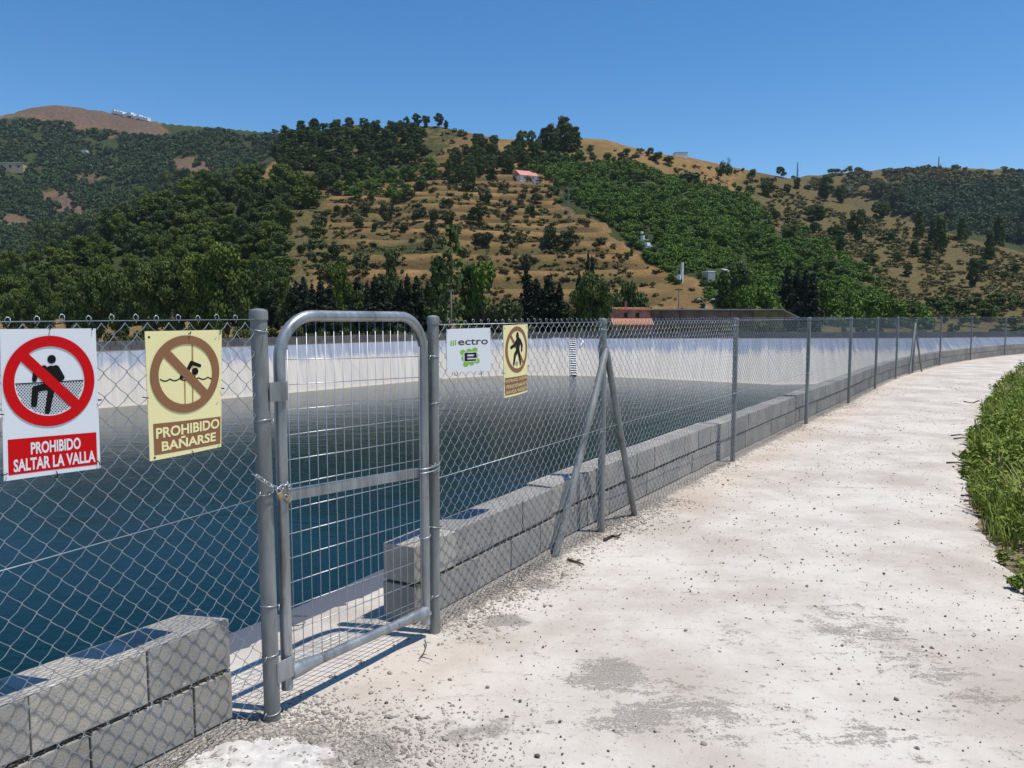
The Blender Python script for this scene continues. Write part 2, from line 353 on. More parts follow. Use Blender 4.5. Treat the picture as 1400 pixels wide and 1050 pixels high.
prof_far = [(0.0, 0.0), (0.012, -0.03)] + [(t, -2.2 * t) for t in np.linspace(0.04, 1.0, 26)] + [(1.25, -2.9), (2.2, -5.0)]
prof_near = [(0.0, -0.012), (0.08, -0.018), (0.14, -0.026), (0.19, -0.042), (0.225, -0.085)] + [(0.26 + 0.74 * t, -0.16 - 2.04 * t) for t in np.linspace(0.0, 1.0, 23)] + [(1.25, -2.9), (2.2, -5.0)]
K = len(prof_far); n = len(RIM)
V = np.zeros((n, K, 3)); TT = np.zeros((n, K)); 
for kx in range(K):
    tf, zf = prof_far[kx]; tn, zn = prof_near[kx]
    t = np.where(NEAR > 0.5, tn, tf); z = np.where(NEAR > 0.5, zn, zf)
    V[:, kx, :2] = RIM + (WAT - RIM) * t[:, None]; TT[:, kx] = t
    wr = vnoise(ARC * 1.3 + t * 1.5, t * 1.2, 3, 3) ; wr2 = vnoise(ARC * 0.45 + 2.2 * t, t * 0.8, 5, 2)
    ridge = np.clip(1 - np.abs(wr - 0.5) * 9, 0, 1) * 0.09 + np.clip(1 - np.abs(wr2 - 0.5) * 14, 0, 1) * 0.15
    amp = np.clip(t / 0.03, 0, 1) * (np.exp(-np.maximum(t - 0.05, 0) * 4.5)) * (1 - NEAR)
    V[:, kx, 2] = z + ridge * amp * np.where(RIM[:, 0] > -6, 1.0, 0.45)
idx = np.arange(n * K).reshape(n, K); nxt = np.roll(idx, -1, axis=0)
Fq = np.stack([idx[:, :-1], idx[:, 1:], nxt[:, 1:], nxt[:, :-1]], -1).reshape(-1, 4)
me = np_mesh('reservoir_liner', V.reshape(-1, 3), Fq, M['liner'], True, {'t': TT.ravel(), 'arc': np.repeat(ARC, K), 'near': np.repeat(NEAR, K)})
tag(link_mesh('reservoir_liner', me), kind='structure')
wme = bpy.data.meshes.new('water'); wp = RIM[::3] * 1.0
c0 = np.array([0.0, 38.0])
wme.from_pydata([(p[0], p[1], WZ) for p in (c0 + (WAT[::3] - c0) * 1.0 + (RIM[::3] - WAT[::3]) * 0.12)], [], [tuple(range(len(wp)))]); wme.materials.append(M['water'])
tag(link_mesh('water', wme), kind='structure')
rings = [1.0, 1.12, 1.35, 1.6, 2.4, 8, 40]; ring_z = [-.012, -.03, -.06, -1.0, -2.5, -2.6, -2.7]; V = []
for i, kx in enumerate(rings):
    P = c0 + (RIM - c0) * (1 + (kx - 1))
    V.append(np.column_stack([P, np.full(n, ring_z[i])]))
V = np.concatenate(V); Fq = []
for i in range(len(rings) - 1):
    a = i * n + np.arange(n); b = i * n + (np.arange(n) + 1) % n
    Fq.append(np.stack([a, b, b + n, a + n], -1))
tag(link_mesh('ground', np_mesh('ground', V, np.concatenate(Fq), M['soil'])), kind='structure')

# ---------------------------------------------------------------- concrete path (grid: along the line, across it)
EDGE = np.array([(1.2, -4), (1.75, 0), (2.1, 1.5), (2.45, 3.0), (2.85, 4.1), (3.1, 4.7), (3.26, 5.22), (3.65, 6.1), (4.17, 7.24), (5.0, 8.7), (6.07, 10.32), (8.09, 13.59), (11.2, 18.3), (14.4, 22.6), (16.9, 25.9), (20.3, 29.6), (26.5, 35.2), (34, 40.3), (45, 44.8)])
ps = np.concatenate([np.arange(0, S_A - 2.5, 0.4), np.arange(S_A - 2.5, S_B + 5, 0.035), np.arange(S_B + 5, S_B + 12, 0.09), np.arange(S_B + 12, FS[-1], 0.4)])
px_, py_, pnx, pny = smooth_line(ps)
def edge_dist(x, y, nx, ny):               # distance from the line to the verge, going away from the water
    out = np.full(len(x), 3.0)
    for i in range(len(EDGE) - 1):
        a, b = EDGE[i], EDGE[i + 1]; e = b - a
        den = -nx * e[1] + ny * e[0]; dx, dy = a[0] - x, a[1] - y
        tt = (dx * (e[1]) - dy * e[0]) / np.where(np.abs(den) < 1e-9, 1e-9, den)
        uu = (dx * (-ny) * -1 * -1 - 0) if False else None
        qx, qy = x - nx * tt, y - ny * tt; w = ((qx - a[0]) * e[0] + (qy - a[1]) * e[1]) / (e @ e)
        ok = (w >= -0.02) & (w <= 1.02) & (tt > 0.3) & (tt < 9); out = np.where(ok, tt, out)
    return out
ed = edge_dist(px_, py_, pnx, pny)
ker = np.ones(9) / 9; ed = np.convolve(np.pad(ed, 4, 'edge'), ker, 'valid')
inner = 0.68 + 0.22 * (vnoise(ps * 2.2, ps * 0, 11, 3) - 0.5) + 0.12 * (vnoise(ps * 14, ps * 0, 12, 3) - 0.5)
# beside the gate the cement laps further over the liner
inner = inner + 0.10 * np.exp(-((ps - S_A - 0.75) / 0.25) ** 2)
inner = np.where((ps < S_A - 0.1), 0.62 + 0.05 * vnoise(ps * 3, ps * 0, 4), inner)
outer = ed + 0.06 * (vnoise(ps * 3, ps * 0, 21, 4) - 0.5) * 2
tq = np.concatenate([np.linspace(0, 1, 80)])
W = len(tq); nS = len(ps)
off = inner[:, None] * (1 - tq)[None] - outer[:, None] * tq[None]           # + towards the water
X = px_[:, None] + pnx[:, None] * off; Y = py_[:, None] + pny[:, None] * off
Z = 0.004 + 0.012 * (vnoise(X * 1.5, Y * 1.5, 31, 3) - 0.3) - 0.05 * np.clip((off - 0.5) / 0.4, 0, 1)
Z = Z - 0.03 * (np.clip((-off - outer[:, None] + 0.12) / 0.12, 0, 1))
def gauss(pts, X, Y):
    o = np.zeros_like(X)
    for px, py, sx, sy, a in pts:
        c = G(px, py); d = G(px + sx, py)[0] - c[0]; e = abs(G(px, py - sy)[1] - c[1])
        o = np.maximum(o, a * np.exp(-((X - c[0]) / d) ** 2 - ((Y - c[1]) / e) ** 2))
    return o
dirt = gauss([(835, 925, 75, 34, 1.1), (868, 985, 85, 24, 1.15), (968, 972, 70, 20, 0.95), (905, 950, 130, 50, 0.6), (1180, 860, 120, 45, 0.75), (1280, 930, 90, 60, 0.7), (1000, 1000, 200, 60, 0.55), (1000, 885, 120, 40, 0.4),
              (700, 985, 120, 40, 0.5), (1200, 1010, 160, 40, 0.6), (1260, 690, 100, 25, 0.2), (900, 800, 80, 18, 0.3), (690, 850, 40, 14, 0.9)], X, Y)
dirt = np.maximum(dirt, 0.05 + 0.34 * np.clip((vnoise(X * 0.9, Y * 0.9, 77, 3) - 0.42) * 3, 0, 1))
fx = 0.10 * np.clip((ps - S_B) / 4, 0, 1)
grav = np.exp(-((off - 0.12) / 0.17) ** 2) * np.where((ps > S_B + 0.02), 0.95, np.where(ps < S_A - 0.02, 0.95, 0.12))[:, None]
grav = np.maximum(grav, gauss([(380, 1015, 90, 22, 1.0), (500, 1035, 60, 35, 0.85), (640, 1000, 80, 22, 0.55), (690, 850, 45, 10, 0.8), (735, 800, 35, 10, 0.8)], X, Y))
warm = np.maximum(gauss([(560, 920, 110, 40, 0.6), (640, 900, 60, 25, 0.5)], X, Y), np.exp(-((off + 0.25) / 0.25) ** 2) * (ps > S_B + 3)[:, None] * 0.55)
idx = np.arange(nS * W).reshape(nS, W)
Fq = np.stack([idx[:-1, :-1], idx[:-1, 1:], idx[1:, 1:], idx[1:, :-1]], -1).reshape(-1, 4)[:, ::-1]
me = np_mesh('path', np.stack([X, Y, Z], -1).reshape(-1, 3), Fq, M['path'], True, {'dirt': dirt.ravel(), 'grav': grav.ravel(), 'warm': warm.ravel()})
tag(link_mesh('path', me), kind='structure')
# little pad of newer cement by the gate post
pad = MB(); pc = [(395, 1012), (440, 1024), (475, 1046), (520, 1090), (230, 1100), (262, 1040), (300, 1020), (350, 1013)]
pc2 = []
for a_, b_ in zip(pc, pc[1:] + pc[:1]):
    for t_ in np.linspace(0, 1, 9)[:-1]: pc2.append((a_[0] + (b_[0] - a_[0]) * t_ + random.uniform(-5, 5), a_[1] + (b_[1] - a_[1]) * t_ + random.uniform(-3, 3)))
pc = pc2
pts = [G(*p_) for p_ in pc]; top = [(p_[0], p_[1], 0.0088 + 0.002 * math.sin(i_ * 1.7)) for i_, p_ in enumerate(pts)]; bot = [(p_[0], p_[1], -0.01) for p_ in pts]; m_ = len(pts) # p_ in pts]; bot = [(p_[0], p_[1], -0.01) for p_ in pts]; m_ = len(pts)
pad.add(top + bot, [tuple(range(m_))] + [(i, i + m_, (i + 1) % m_ + m_, (i + 1) % m_) for i in range(m_)])
tag(pad.build('cement_pad', M['slab']), kind='structure')

# ---------------------------------------------------------------- loose stones (one sheet of grit, nobody could count)
def ico():
    bm = bmesh.new(); bmesh.ops.create_icosphere(bm, subdivisions=1, radius=1); bm.verts.index_update()
    v = np.array([v.co[:] for v in bm.verts]); f = np.array([[x.index for x in fc.verts] for fc in bm.faces]); bm.free(); return v, f
IV, IF = ico()
def stones(name, P, S, mat, flat=0.6):
    m = len(P); V = IV[None] * (1 + 0.35 * RNG.standard_normal((m, len(IV), 1)) * 0.9)
    V = V * S[:, None, None] * np.stack([RNG.uniform(0.7, 1.4, m), RNG.uniform(0.6, 1.1, m), RNG.uniform(0.4, 0.8, m) * flat / 0.6], -1)[:, None]
    a = RNG.uniform(0, 6.28, m); c, s_ = np.cos(a), np.sin(a)
    V = np.stack([V[..., 0] * c[:, None] - V[..., 1] * s_[:, None], V[..., 0] * s_[:, None] + V[..., 1] * c[:, None], V[..., 2]], -1) + P[:, None]
    Fc = (IF[None] + (np.arange(m) * len(IV))[:, None, None]).reshape(-1, 3)
    return np_mesh(name, V.reshape(-1, 3), Fc, mat, False, {'rnd': np.repeat(RNG.random(m) ** 1.3, len(IV))})
# grit along the wall feet and round the gate post
m_ = 24000; s_ = np.where(RNG.random(m_) < 0.62, RNG.uniform(S_A - 2.2, S_B + 3.5, m_), RNG.uniform(S_B, S_B + 16, m_))
x, y, a, b = smooth_line(s_); o_ = 0.1 - np.abs(RNG.normal(0, 0.16, m_)); keep = ((s_ < S_A + 0.02) | (s_ > S_B - 0.02) | (RNG.random(m_) < 0.10)) & (o_ > -0.55)
P = np.stack([x + a * o_, y + b * o_, np.full(m_, 0.006)], -1)[keep]
c = G(380, 1012); ex = np.stack([RNG.normal(c[0], 0.26, 4200), RNG.normal(c[1], 0.15, 4200), np.full(4200, 0.006)], -1)
dd = (ex[:, :2] - A) @ N; ex = ex[dd < 0.11]
padc = G(350, 1040); ex = ex[~((np.abs(ex[:, 0] - padc[0]) < 0.28) & (ex[:, 1] < G(395, 1016)[1]))]
c2 = G(520, 1030); ex2 = np.stack([RNG.normal(c2[0], 0.22, 1500), RNG.normal(c2[1], 0.14, 1500), np.full(1500, 0.006)], -1); ex2 = ex2[((ex2[:, :2] - A) @ N) < -0.05]
P = np.concatenate([P, ex, ex2]); S = np.clip(RNG.lognormal(-5.5, 0.5, len(P)), 0.0016, 0.014)
tag(link_mesh('gravel', stones('gravel', P, S, M['stone'])), kind='stuff')
# dark pebbles strewn over the path
m_ = 9000; s_ = S_A - 1.5 + RNG.random(m_) ** 1.5 * 24; x, y, a, b = smooth_line(s_); o_ = -RNG.uniform(0.15, 2.9, m_)
P = np.stack([x + a * o_, y + b * o_, np.full(m_, 0.008)], -1); clump = vnoise(P[:, 0] * 1.7, P[:, 1] * 1.7, 9, 3); P = P[(clump > 0.42) | (RNG.random(m_) < 0.4)]
S = np.clip(RNG.lognormal(-5.75, 0.5, len(P)), 0.0014, 0.011)
tag(link_mesh('pebbles', stones('pebbles', P, S, M['pebble'], 0.8)), kind='stuff')

RANG = np.arctan2(RIM[:, 1] - c0[1], RIM[:, 0] - c0[0]); RRAD = np.hypot(RIM[:, 0] - c0[0], RIM[:, 1] - c0[1]); _o = np.argsort(RANG); RANG, RRAD = RANG[_o], RRAD[_o]
def ground_z(x, y):
    k_ = np.hypot(x - c0[0], y - c0[1]) / np.interp(np.arctan2(y - c0[1], x - c0[0]), RANG, RRAD); return float(np.interp(k_, rings, ring_z))

# ---------------------------------------------------------------- block walls
BH, BL, BT = 0.2, 0.4, 0.205
def wall(name, label, path_s, pp0, first, ztop=0.0, courses=2):
    """low wall of hollow blocks along the near line between two arc lengths; first = joint offsets of lower/upper course"""
    s0, s1 = path_s; mb = MB(); jm = MB(); sk = MB(); tint = []
    for c in range(courses):
        e = [s0]; t = s0 + first[c]
        while t < s1 - 0.06: e.append(t); t += BL + random.uniform(-0.006, 0.006)
        e.append(s1)
        for a, b in zip(e[:-1], e[1:]):
            gap = 0.0028 + random.uniform(0, 0.002)
            x, y, n0, n1 = smooth_line((a + b) / 2); nn = np.array([float(n0), float(n1)]); uu = np.array([nn[1], -nn[0]])
            cz = 0.008 + BH / 2 + c * (BH + 0.011) + ztop * (c + 1) / courses
            ctr = np.array([float(x), float(y)]) + nn * (pp0 + BT / 2 + random.uniform(-0.004, 0.004))
            n_b = len(mb.v)
            mb.bbox((ctr[0], ctr[1], cz), (b - a - gap * 2, BT, BH - 0.006), (uu[0], uu[1], 0), (nn[0], nn[1], 0), ch=0.005, jit=0.0025)
            tint += [random.random()] * (len(mb.v) - n_b)
    m = max(1, int((s1 - s0) / 1.2))
    for i in range(m):
        a = s0 + (s1 - s0) * i / m; b = s0 + (s1 - s0) * (i + 1) / m; x, y, n0, n1 = smooth_line((a + b) / 2); nn = np.array([float(n0), float(n1)]); uu = np.array([nn[1], -nn[0]])
        ctr = np.array([float(x), float(y)]) + nn * (pp0 + BT / 2); hh = courses * (BH + 0.011) + ztop - 0.033
        sk.box((ctr[0], ctr[1], hh + 0.027 - 0.006), (b - a - (0.05 if i in (0, m - 1) else 0.001), BT - 0.02, 0.006), (uu[0], uu[1], 0), (nn[0], nn[1], 0))
        jm.box((ctr[0], ctr[1], hh / 2 + 0.001), (b - a - (0.06 if i in (0, m - 1) else 0.001), BT - 0.018, hh), (uu[0], uu[1], 0), (nn[0], nn[1], 0))
    for _ in range(int(min(s1 - s0, 6) * 70)):
        sc = s0 + random.random() * min(s1 - s0, 6); x, y, n0, n1 = smooth_line(sc); r_ = random.uniform(.003, .009); q_ = np.array([float(x + n0 * (pp0 + .004)), float(y + n1 * (pp0 + .004)), 0.008 + BH + 0.0045 + random.uniform(-.003, .003)])
        jm.add(q_ + IV * np.array([r_ * random.uniform(.8, 2), r_ * .8, r_ * random.uniform(.5, .8)]) * (1 + .3 * RNG.standard_normal((len(IV), 1))), [tuple(int(i_) for i_ in f_) for f_ in IF])
    x, y, n0, n1 = smooth_line((s0 + s1) / 2)
    t = thing(name, label, 'wall', (x + n0 * (pp0 + .1), y + n1 * (pp0 + .1), 0))
    mb.build('blocks', M['block'], t, False, attrs={'tint': tint}); jm.build('mortar_core', M['joint'], t); sk.build('top_skim', M['block'], t)
    return t
wall('block_wall', 'low two course grey block wall left of the gate under the prohibition signs', (S_A - 4.6, S_A - 0.085), 0.13, (0.37, 0.17))
S = FS[3:]                                # arc lengths of the posts to the right of the gate
wall('block_wall', 'grey block wall from the gate to the braced post, first stretch right of the gate', (S_B + 0.02, S[1] - 0.52), 0.14, (0.62, 0.38))
wall('block_wall', 'grey block wall behind the braced post, second stretch beyond the gate', (S[1] - 0.5, S[2] - 0.05), 0.16, (0.2, 0.36), 0.006)
wall('block_wall', 'grey block wall in the third stretch beyond the gate, after the single thin post', (S[2] - 0.02, S[3] - 0.06), 0.14, (0.18, 0.3), -0.004)
wall('block_wall', 'long far grey block wall curving right along the path into the distance', (S[3] - 0.02, FS[-1] - 0.5), 0.14, (0.2, 0.4), 0.01)
# the same wall on the far rim
def far_wall():
    P = RIMFAR + (RIMFAR - WATFAR) / (np.linalg.norm(RIMFAR - WATFAR, axis=1, keepdims=True)) * 1.1
    mb = MB(); tint = []; P = P[30:-60]; d = np.concatenate([[0], np.cumsum(np.hypot(*np.diff(P, axis=0).T))]); t = 0.0
    jm = MB()
    while t < d[-1] - 1:
        for c in range(2):
            a = t + 0.25 * c; p0 = np.array([np.interp(a, d, P[:, 0]), np.interp(a, d, P[:, 1])]); p1 = np.array([np.interp(a + .49, d, P[:, 0]), np.interp(a + .49, d, P[:, 1])])
            u = p1 - p0; l = np.linalg.norm(u); u /= l; m = (p0 + p1) / 2; b0 = len(mb.v)
            mb.box((m[0], m[1], 0.11 + 0.215 * c), (l - 0.008, 0.2, 0.208), (u[0], u[1], 0), (-u[1], u[0], 0)); tint += [random.random()] * (len(mb.v) - b0)
        t += 0.5
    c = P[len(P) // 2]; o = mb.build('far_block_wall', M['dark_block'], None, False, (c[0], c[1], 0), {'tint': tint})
    tag(o, 'low grey block wall along the far rim of the reservoir below the trees', 'wall')
far_wall()

# ---------------------------------------------------------------- chain link
PT = 0.078
def chain_mesh(name, poly, z0, z1, parent, sides=5, r=0.0015, hooks=True, fine=True, offs=0.0, wobble=0.004):
    P, d = poly_s(poly); h = PT / 2; nw = int(d[-1] / h); K = int((z1 - z0) / h)
    fr = np.array([0.0, 0.09, 0.5, 0.91]) if fine else np.array([0.0])
    kk = (np.arange(K)[:, None] + fr[None]).ravel(); kk = np.append(kk, K)
    k0 = np.floor(kk).astype(int); f = kk - k0; f = np.clip((f - 0.05) / 0.9, 0, 1)
    i = np.arange(nw)[:, None]; a = (i + (i + k0[None]) % 2); b = (i + (i + k0[None] + 1) % 2); s = (a + (b - a) * f[None]) * h
    z = z1 - kk[None] * h + 0 * s
    bow = np.where((b - a) > 0, -1.0, 1.0) * np.sin(np.pi * f)[None]
    nrm = -0.0042 * bow * (1 if fine else 0.7)
    s = s + wobble * (vnoise(s * 2.1, z * 2.3, 5, 2) - 0.5) * 2; z = z + wobble * 1.2 * (vnoise(s * 1.7 + 9, z * 2.9, 8, 2) - 0.5) * 2
    s = s + 0.0028 * bow * 0.8
    x = np.interp(s, d, P[:, 0]); y = np.interp(s, d, P[:, 1]); seg = np.clip(np.searchsorted(d, s, 'right') - 1, 0, len(P) - 2)
    T = np.diff(P, axis=0); T /= np.linalg.norm(T, axis=1, keepdims=True); u = T[seg]; nn = np.stack([-u[..., 1], u[..., 0]], -1)
    bulge = offs + 0.012 * (vnoise(s * 0.9, z * 1.3, 15, 2) - 0.5); x = x + nn[..., 0] * (nrm + bulge); y = y + nn[..., 1] * (nrm + bulge)
    an = 2 * np.pi * np.arange(sides) / sides; cu = 1.3 * r * np.cos(an); cn = r * np.sin(an)
    V = np.stack([x[..., None] + u[..., 0, None] * cu + nn[..., 0, None] * cn, y[..., None] + u[..., 1, None] * cu + nn[..., 1, None] * cn, z[..., None] + 0 * cu], -1)
    m = V.shape[1]; idx = np.arange(nw * m * sides).reshape(nw, m, sides); nx = np.roll(idx, -1, 2)
    Fq = np.stack([idx[:, :-1], nx[:, :-1], nx[:, 1:], idx[:, 1:]], -1).reshape(-1, 4)
    mb = MB()
    if hooks:
        for j in range(int(d[-1] / PT)):
            s = (2 * j + 1) * h
            if s > d[-1]: break
            q = np.array([np.interp(s, d, P[:, 0]), np.interp(s, d, P[:, 1])]); sg = min(np.searchsorted(d, s, 'right') - 1, len(P) - 2); uu = T[sg]; nq = np.array([-uu[1], uu[0]]); q = q + nq * offs
            jx = random.uniform(-.004, .004); jz = random.uniform(-.004, .006); rj = random.uniform(-.3, .3)
            def W(a, b, c): w = q + uu * (a + jx) + nq * b; return (w[0], w[1], z1 + c + jz)
            mb.tube([W(-0.004, -0.004, -0.006), W(0.005, -0.004, 0.009), W(0.006, 0.0, 0.019), W(-0.001, 0.004, 0.023), W(-0.008, 0.003, 0.014), W(-0.005, -0.003, 0.001)], r * 0.95, 4)
        hv = np.array(mb.v); hf = np.array([f for f in mb.f if len(f) == 4]); Vf = V.reshape(-1, 3); Fq = np.concatenate([Fq, hf + len(Vf)]); V = np.concatenate([Vf, hv])
    off = wloc(parent); return link_mesh(name, np_mesh(name, V.reshape(-1, 3) - off, Fq, M['fence_wire'], True), parent)
def cap_post(name, p, top, r, parent, bands=(), lean=(0, 0)):
    mb = MB(); x, y = p
    path = [(x, y, -0.03), (x + lean[0] * 0.5, y + lean[1] * 0.5, top * 0.5), (x + lean[0], y + lean[1], top - 0.02)]
    mb.tube(path, r, 18); o = mb.build('post', M['post'], parent, 'sharp')
    c = MB(); c.lathe((x + lean[0], y + lean[1], top - 0.036), [(r + .0035, 0), (r + .0035, 0.03), (r + .001, 0.036), (r * .6, 0.041), (0.002, 0.043)], 18); c.build('cap', M['post'], o, 'sharp')
    if bands:
        for z in bands:
            b = MB()
            ring = [(x + lean[0] * z / top + (r + .001) * math.cos(a), y + lean[1] * z / top + (r + .001) * math.sin(a), z + 0.006 * math.sin(a + z * 7)) for a in np.linspace(0, 2 * math.pi, 18, endpoint=False)]
            b.tube(ring, 0.0022, 5, closed=True)
            a0 = math.atan2(-y, -x) + random.uniform(-.8, .8); k0 = np.array([x + (r + .002) * math.cos(a0), y + (r + .002) * math.sin(a0), z])
            b.tube([k0, k0 + [0.012 * math.cos(a0 + .6), 0.012 * math.sin(a0 + .6), 0.01], k0 + [0.016 * math.cos(a0), 0.016 * math.sin(a0), -0.012]], 0.002, 5)
            b.build('tie_wire', M['wire'], o, 'all')
    return o
def strand(name, pts, r, parent):
    mb = MB(); mb.tube(pts, r, 6); return mb.build(name, M['wire'], parent, 'all')
H1 = 1.578
# left fence
fl = thing('chain_link_fence', 'chain link fence left of the gate carrying two prohibition boards', 'fence', (*A, 0))
PL = A + U * -5.0; PLm = A + U * -3.2
chain_mesh('mesh', [PL, A - U * 0.012], 0.02, H1, fl, 5, 0.0015, True, True, -0.004)
cap_post('post', A, 1.622, 0.0315, fl, (1.545, 1.2, 0.92, 0.47, 0.27, 0.04), (-0.012, -0.004))
cap_post('post', PLm, 1.6, 0.026, fl)
tw = lambda a, z: L(a, -0.006, z)
strand('top_wire', [tw(-5, 1.584), tw(-2.5, 1.578), tw(-0.03, 1.587)], 0.0018, fl)
strand('middle_wire', [tw(-5, 0.83), tw(-2.5, 0.842), tw(-1, .871), tw(-0.03, 0.905)], 0.0017, fl)
# right fence
fr_ = thing('chain_link_fence', 'long chain link fence right of the gate running along the path to the horizon', 'fence', (*B, 0))
chain_mesh('mesh', [B + (POSTS[1] - B) * 0.012, POSTS[1], POSTS[2]], 0.02, H1 - 0.02, fr_, 5, 0.0015, True, True, -0.004)
chain_mesh('mesh', POSTS[2:5], 0.02, H1 - 0.02, fr_, 4, 0.0015, True, False)
chain_mesh('mesh', POSTS[4:], 0.02, H1 - 0.03, fr_, 3, 0.00150, False, False, 0, 0.002)
cap_post('post', B, 1.597, 0.0275, fr_, (1.40, 1.17, 0.87, 0.84, 0.55, 0.2), (0.004, 0.002))
for i, p in enumerate(POSTS[1:]):
    top = 1.575 if i else 1.578
    cap_post('post', p, top if i != 6 else 1.5, 0.0265 if i else 0.028, fr_, (1.5, 0.76) if i < 3 else (), (0, 0) if i != 6 else (0.05, 0.02))
mw = []; tw_ = []
for i, p in enumerate(POSTS):
    nn = N; mw.append((p[0] - nn[0] * .03, p[1] - nn[1] * .03, 0.80 - 0.03 * min(i, 2) / 2)); tw_.append((p[0] - nn[0] * .004, p[1] - nn[1] * .004, 1.557))
strand('middle_wire', mw, 0.0017, fr_); strand('top_wire', tw_, 0.0017, fr_)
def brace(foot, post, top, r=0.022):
    mb = MB(); f = np.array([foot[0], foot[1], -0.02]); t = np.array([post[0] - N[0] * .028, post[1] - N[1] * .028, top]); d = t - f
    mb.tube([f, f + d * 0.5, f + d * 0.98, t], [r, r, r, r * 0.6], 14); mb.build('brace', M['post'], fr_, 'sharp')
brace((0.28, 5.17), POSTS[1], 1.36, 0.0245); brace((0.99, 6.30), POSTS[1], 1.36, 0.0245)
cl = MB(); q = POSTS[1]; cl.lathe((q[0], q[1], 1.33), [(0.031, 0), (0.033, .01), (0.033, .05), (0.031, .06)], 14); cl.build('clamp', M['post'], fr_, 'sharp')
g0 = G(1243, 512); g1 = G(1257, 507); brace(g0, POSTS[7], 1.40, 0.03); brace((POSTS[7][0] + .55, POSTS[7][1] + .55), POSTS[7], 1.3, 0.026)

# ---------------------------------------------------------------- gate
gate = thing('metal_gate', 'galvanised tube gate with arched top and welded mesh, chained shut in the fence', 'gate', L(GW / 2, 0, 0))
def arc(cx, cz, R, a0, a1, m=10): return [(cx + R * math.cos(rad(a)), cz + R * math.sin(rad(a))) for a in np.linspace(a0, a1, m)]
SX0, SX1, RT = 0.078, 0.962, 0.0235
fp = [(SX0, 0.1), (SX0, 0.8)] + arc(SX0 + .175, 1.425, 0.175, 180, 90) + [(0.5, 1.598)] + arc(SX1 - .165, 1.432, 0.165, 90, 0) + [(SX1, 0.8), (SX1, 0.075)]
mb = MB(); mb.tube([L(a, 0.0, z) for a, z in fp], RT, 18); mb.build('frame', M['tube'], gate, 'sharp')
mb = MB(); xs = np.linspace(SX0 + .01, SX1 - .01, 15); zz = 0.165 - 0.03 * (xs - SX0)
mb.tube([L(a, -0.004, z) for a, z in zip(xs, zz)], [0.034, 0.032, 0.026] + [0.0215] * 9 + [0.026, 0.032, 0.034], 16); mb.build('bottom_bar', M['tube'], gate, 'sharp')
mb = MB(); a0, a1 = L(SX0 + .015, 0.02, 0.885), L(SX1 - .012, 0.02, 0.838); d = a1 - a0; l = np.linalg.norm(d); d /= l; n3 = np.array([N[0], N[1], 0]); up = np.cross(n3, d); up = up if up[2] > 0 else -up
mb.bbox((a0 + a1) / 2, (l, 0.024, 0.046), d, n3, up, ch=0.003); mb.build('middle_bar', M['tube'], gate)
mb = MB(); wx = np.linspace(SX0 + 0.037, SX1 - 0.036, 17)
def ztop(a):
    if a < SX0 + .175: return 1.425 + math.sqrt(max(0, 0.175 ** 2 - (a - SX0 - .175) ** 2))
    if a > SX1 - .165: return 1.432 + math.sqrt(max(0, 0.165 ** 2 - (a - SX1 + .165) ** 2))
    return 1.6
for a in wx:
    z0 = 0.165 - 0.03 * (a - SX0); mb.tube([L(a, -0.004, z0), L(a + random.uniform(-.002, .002), -0.004, 0.8), L(a, -0.004, ztop(a) - 0.012)], 0.0016, 6)
k_ = 0
while 1.43 - 0.1 * k_ > 0.24:
    z = 1.43 - 0.1 * k_; mb.tube([L(SX0 + .015, 0.0005, z), L(0.5, 0.0005, z - .012 + random.uniform(-.002, .002)), L(SX1 - .012, 0.0005, z - .024)], 0.0021, 6); k_ += 1
for z in (0.232, 0.205): mb.tube([L(SX0 + .02, 0.0005, z), L(SX1 - .02, 0.0005, z - .024)], 0.0018, 6)
mb.build('welded_mesh', M['wire'], gate, 'all')
for z, hgt in ((1.31, 0.075), (0.2, 0.085)):
    mb = MB(); mb.bbox(L(0.045, -0.031, z), (0.088, 0.006, hgt), (U[0], U[1], 0), (N[0], N[1], 0), ch=0.002)
    mb.bbox(L(0.088, -0.012, z), (0.006, 0.036, hgt), (U[0], U[1], 0), (N[0], N[1], 0), ch=0.002); mb.build('bracket', M['tube'], gate)
for z in (0.865, 0.845, 0.52, 0.125):
    mb = MB()
    ra = np.linspace(0, 2 * math.pi, 24, endpoint=False); big = z > 0.8
    mb.tube([L(1.0 + (0.067 if big else -0.038 + 0.0) * 0 + (0.074 if big else 0.0275) * math.cos(t) + (0 if big else -0.038), (0.034 if big else 0.0275) * math.sin(t), z + 0.006 * math.cos(t)) for t in ra], 0.003, 6, closed=True)
    mb.build('hinge_ring', M['wire'], gate, 'all')
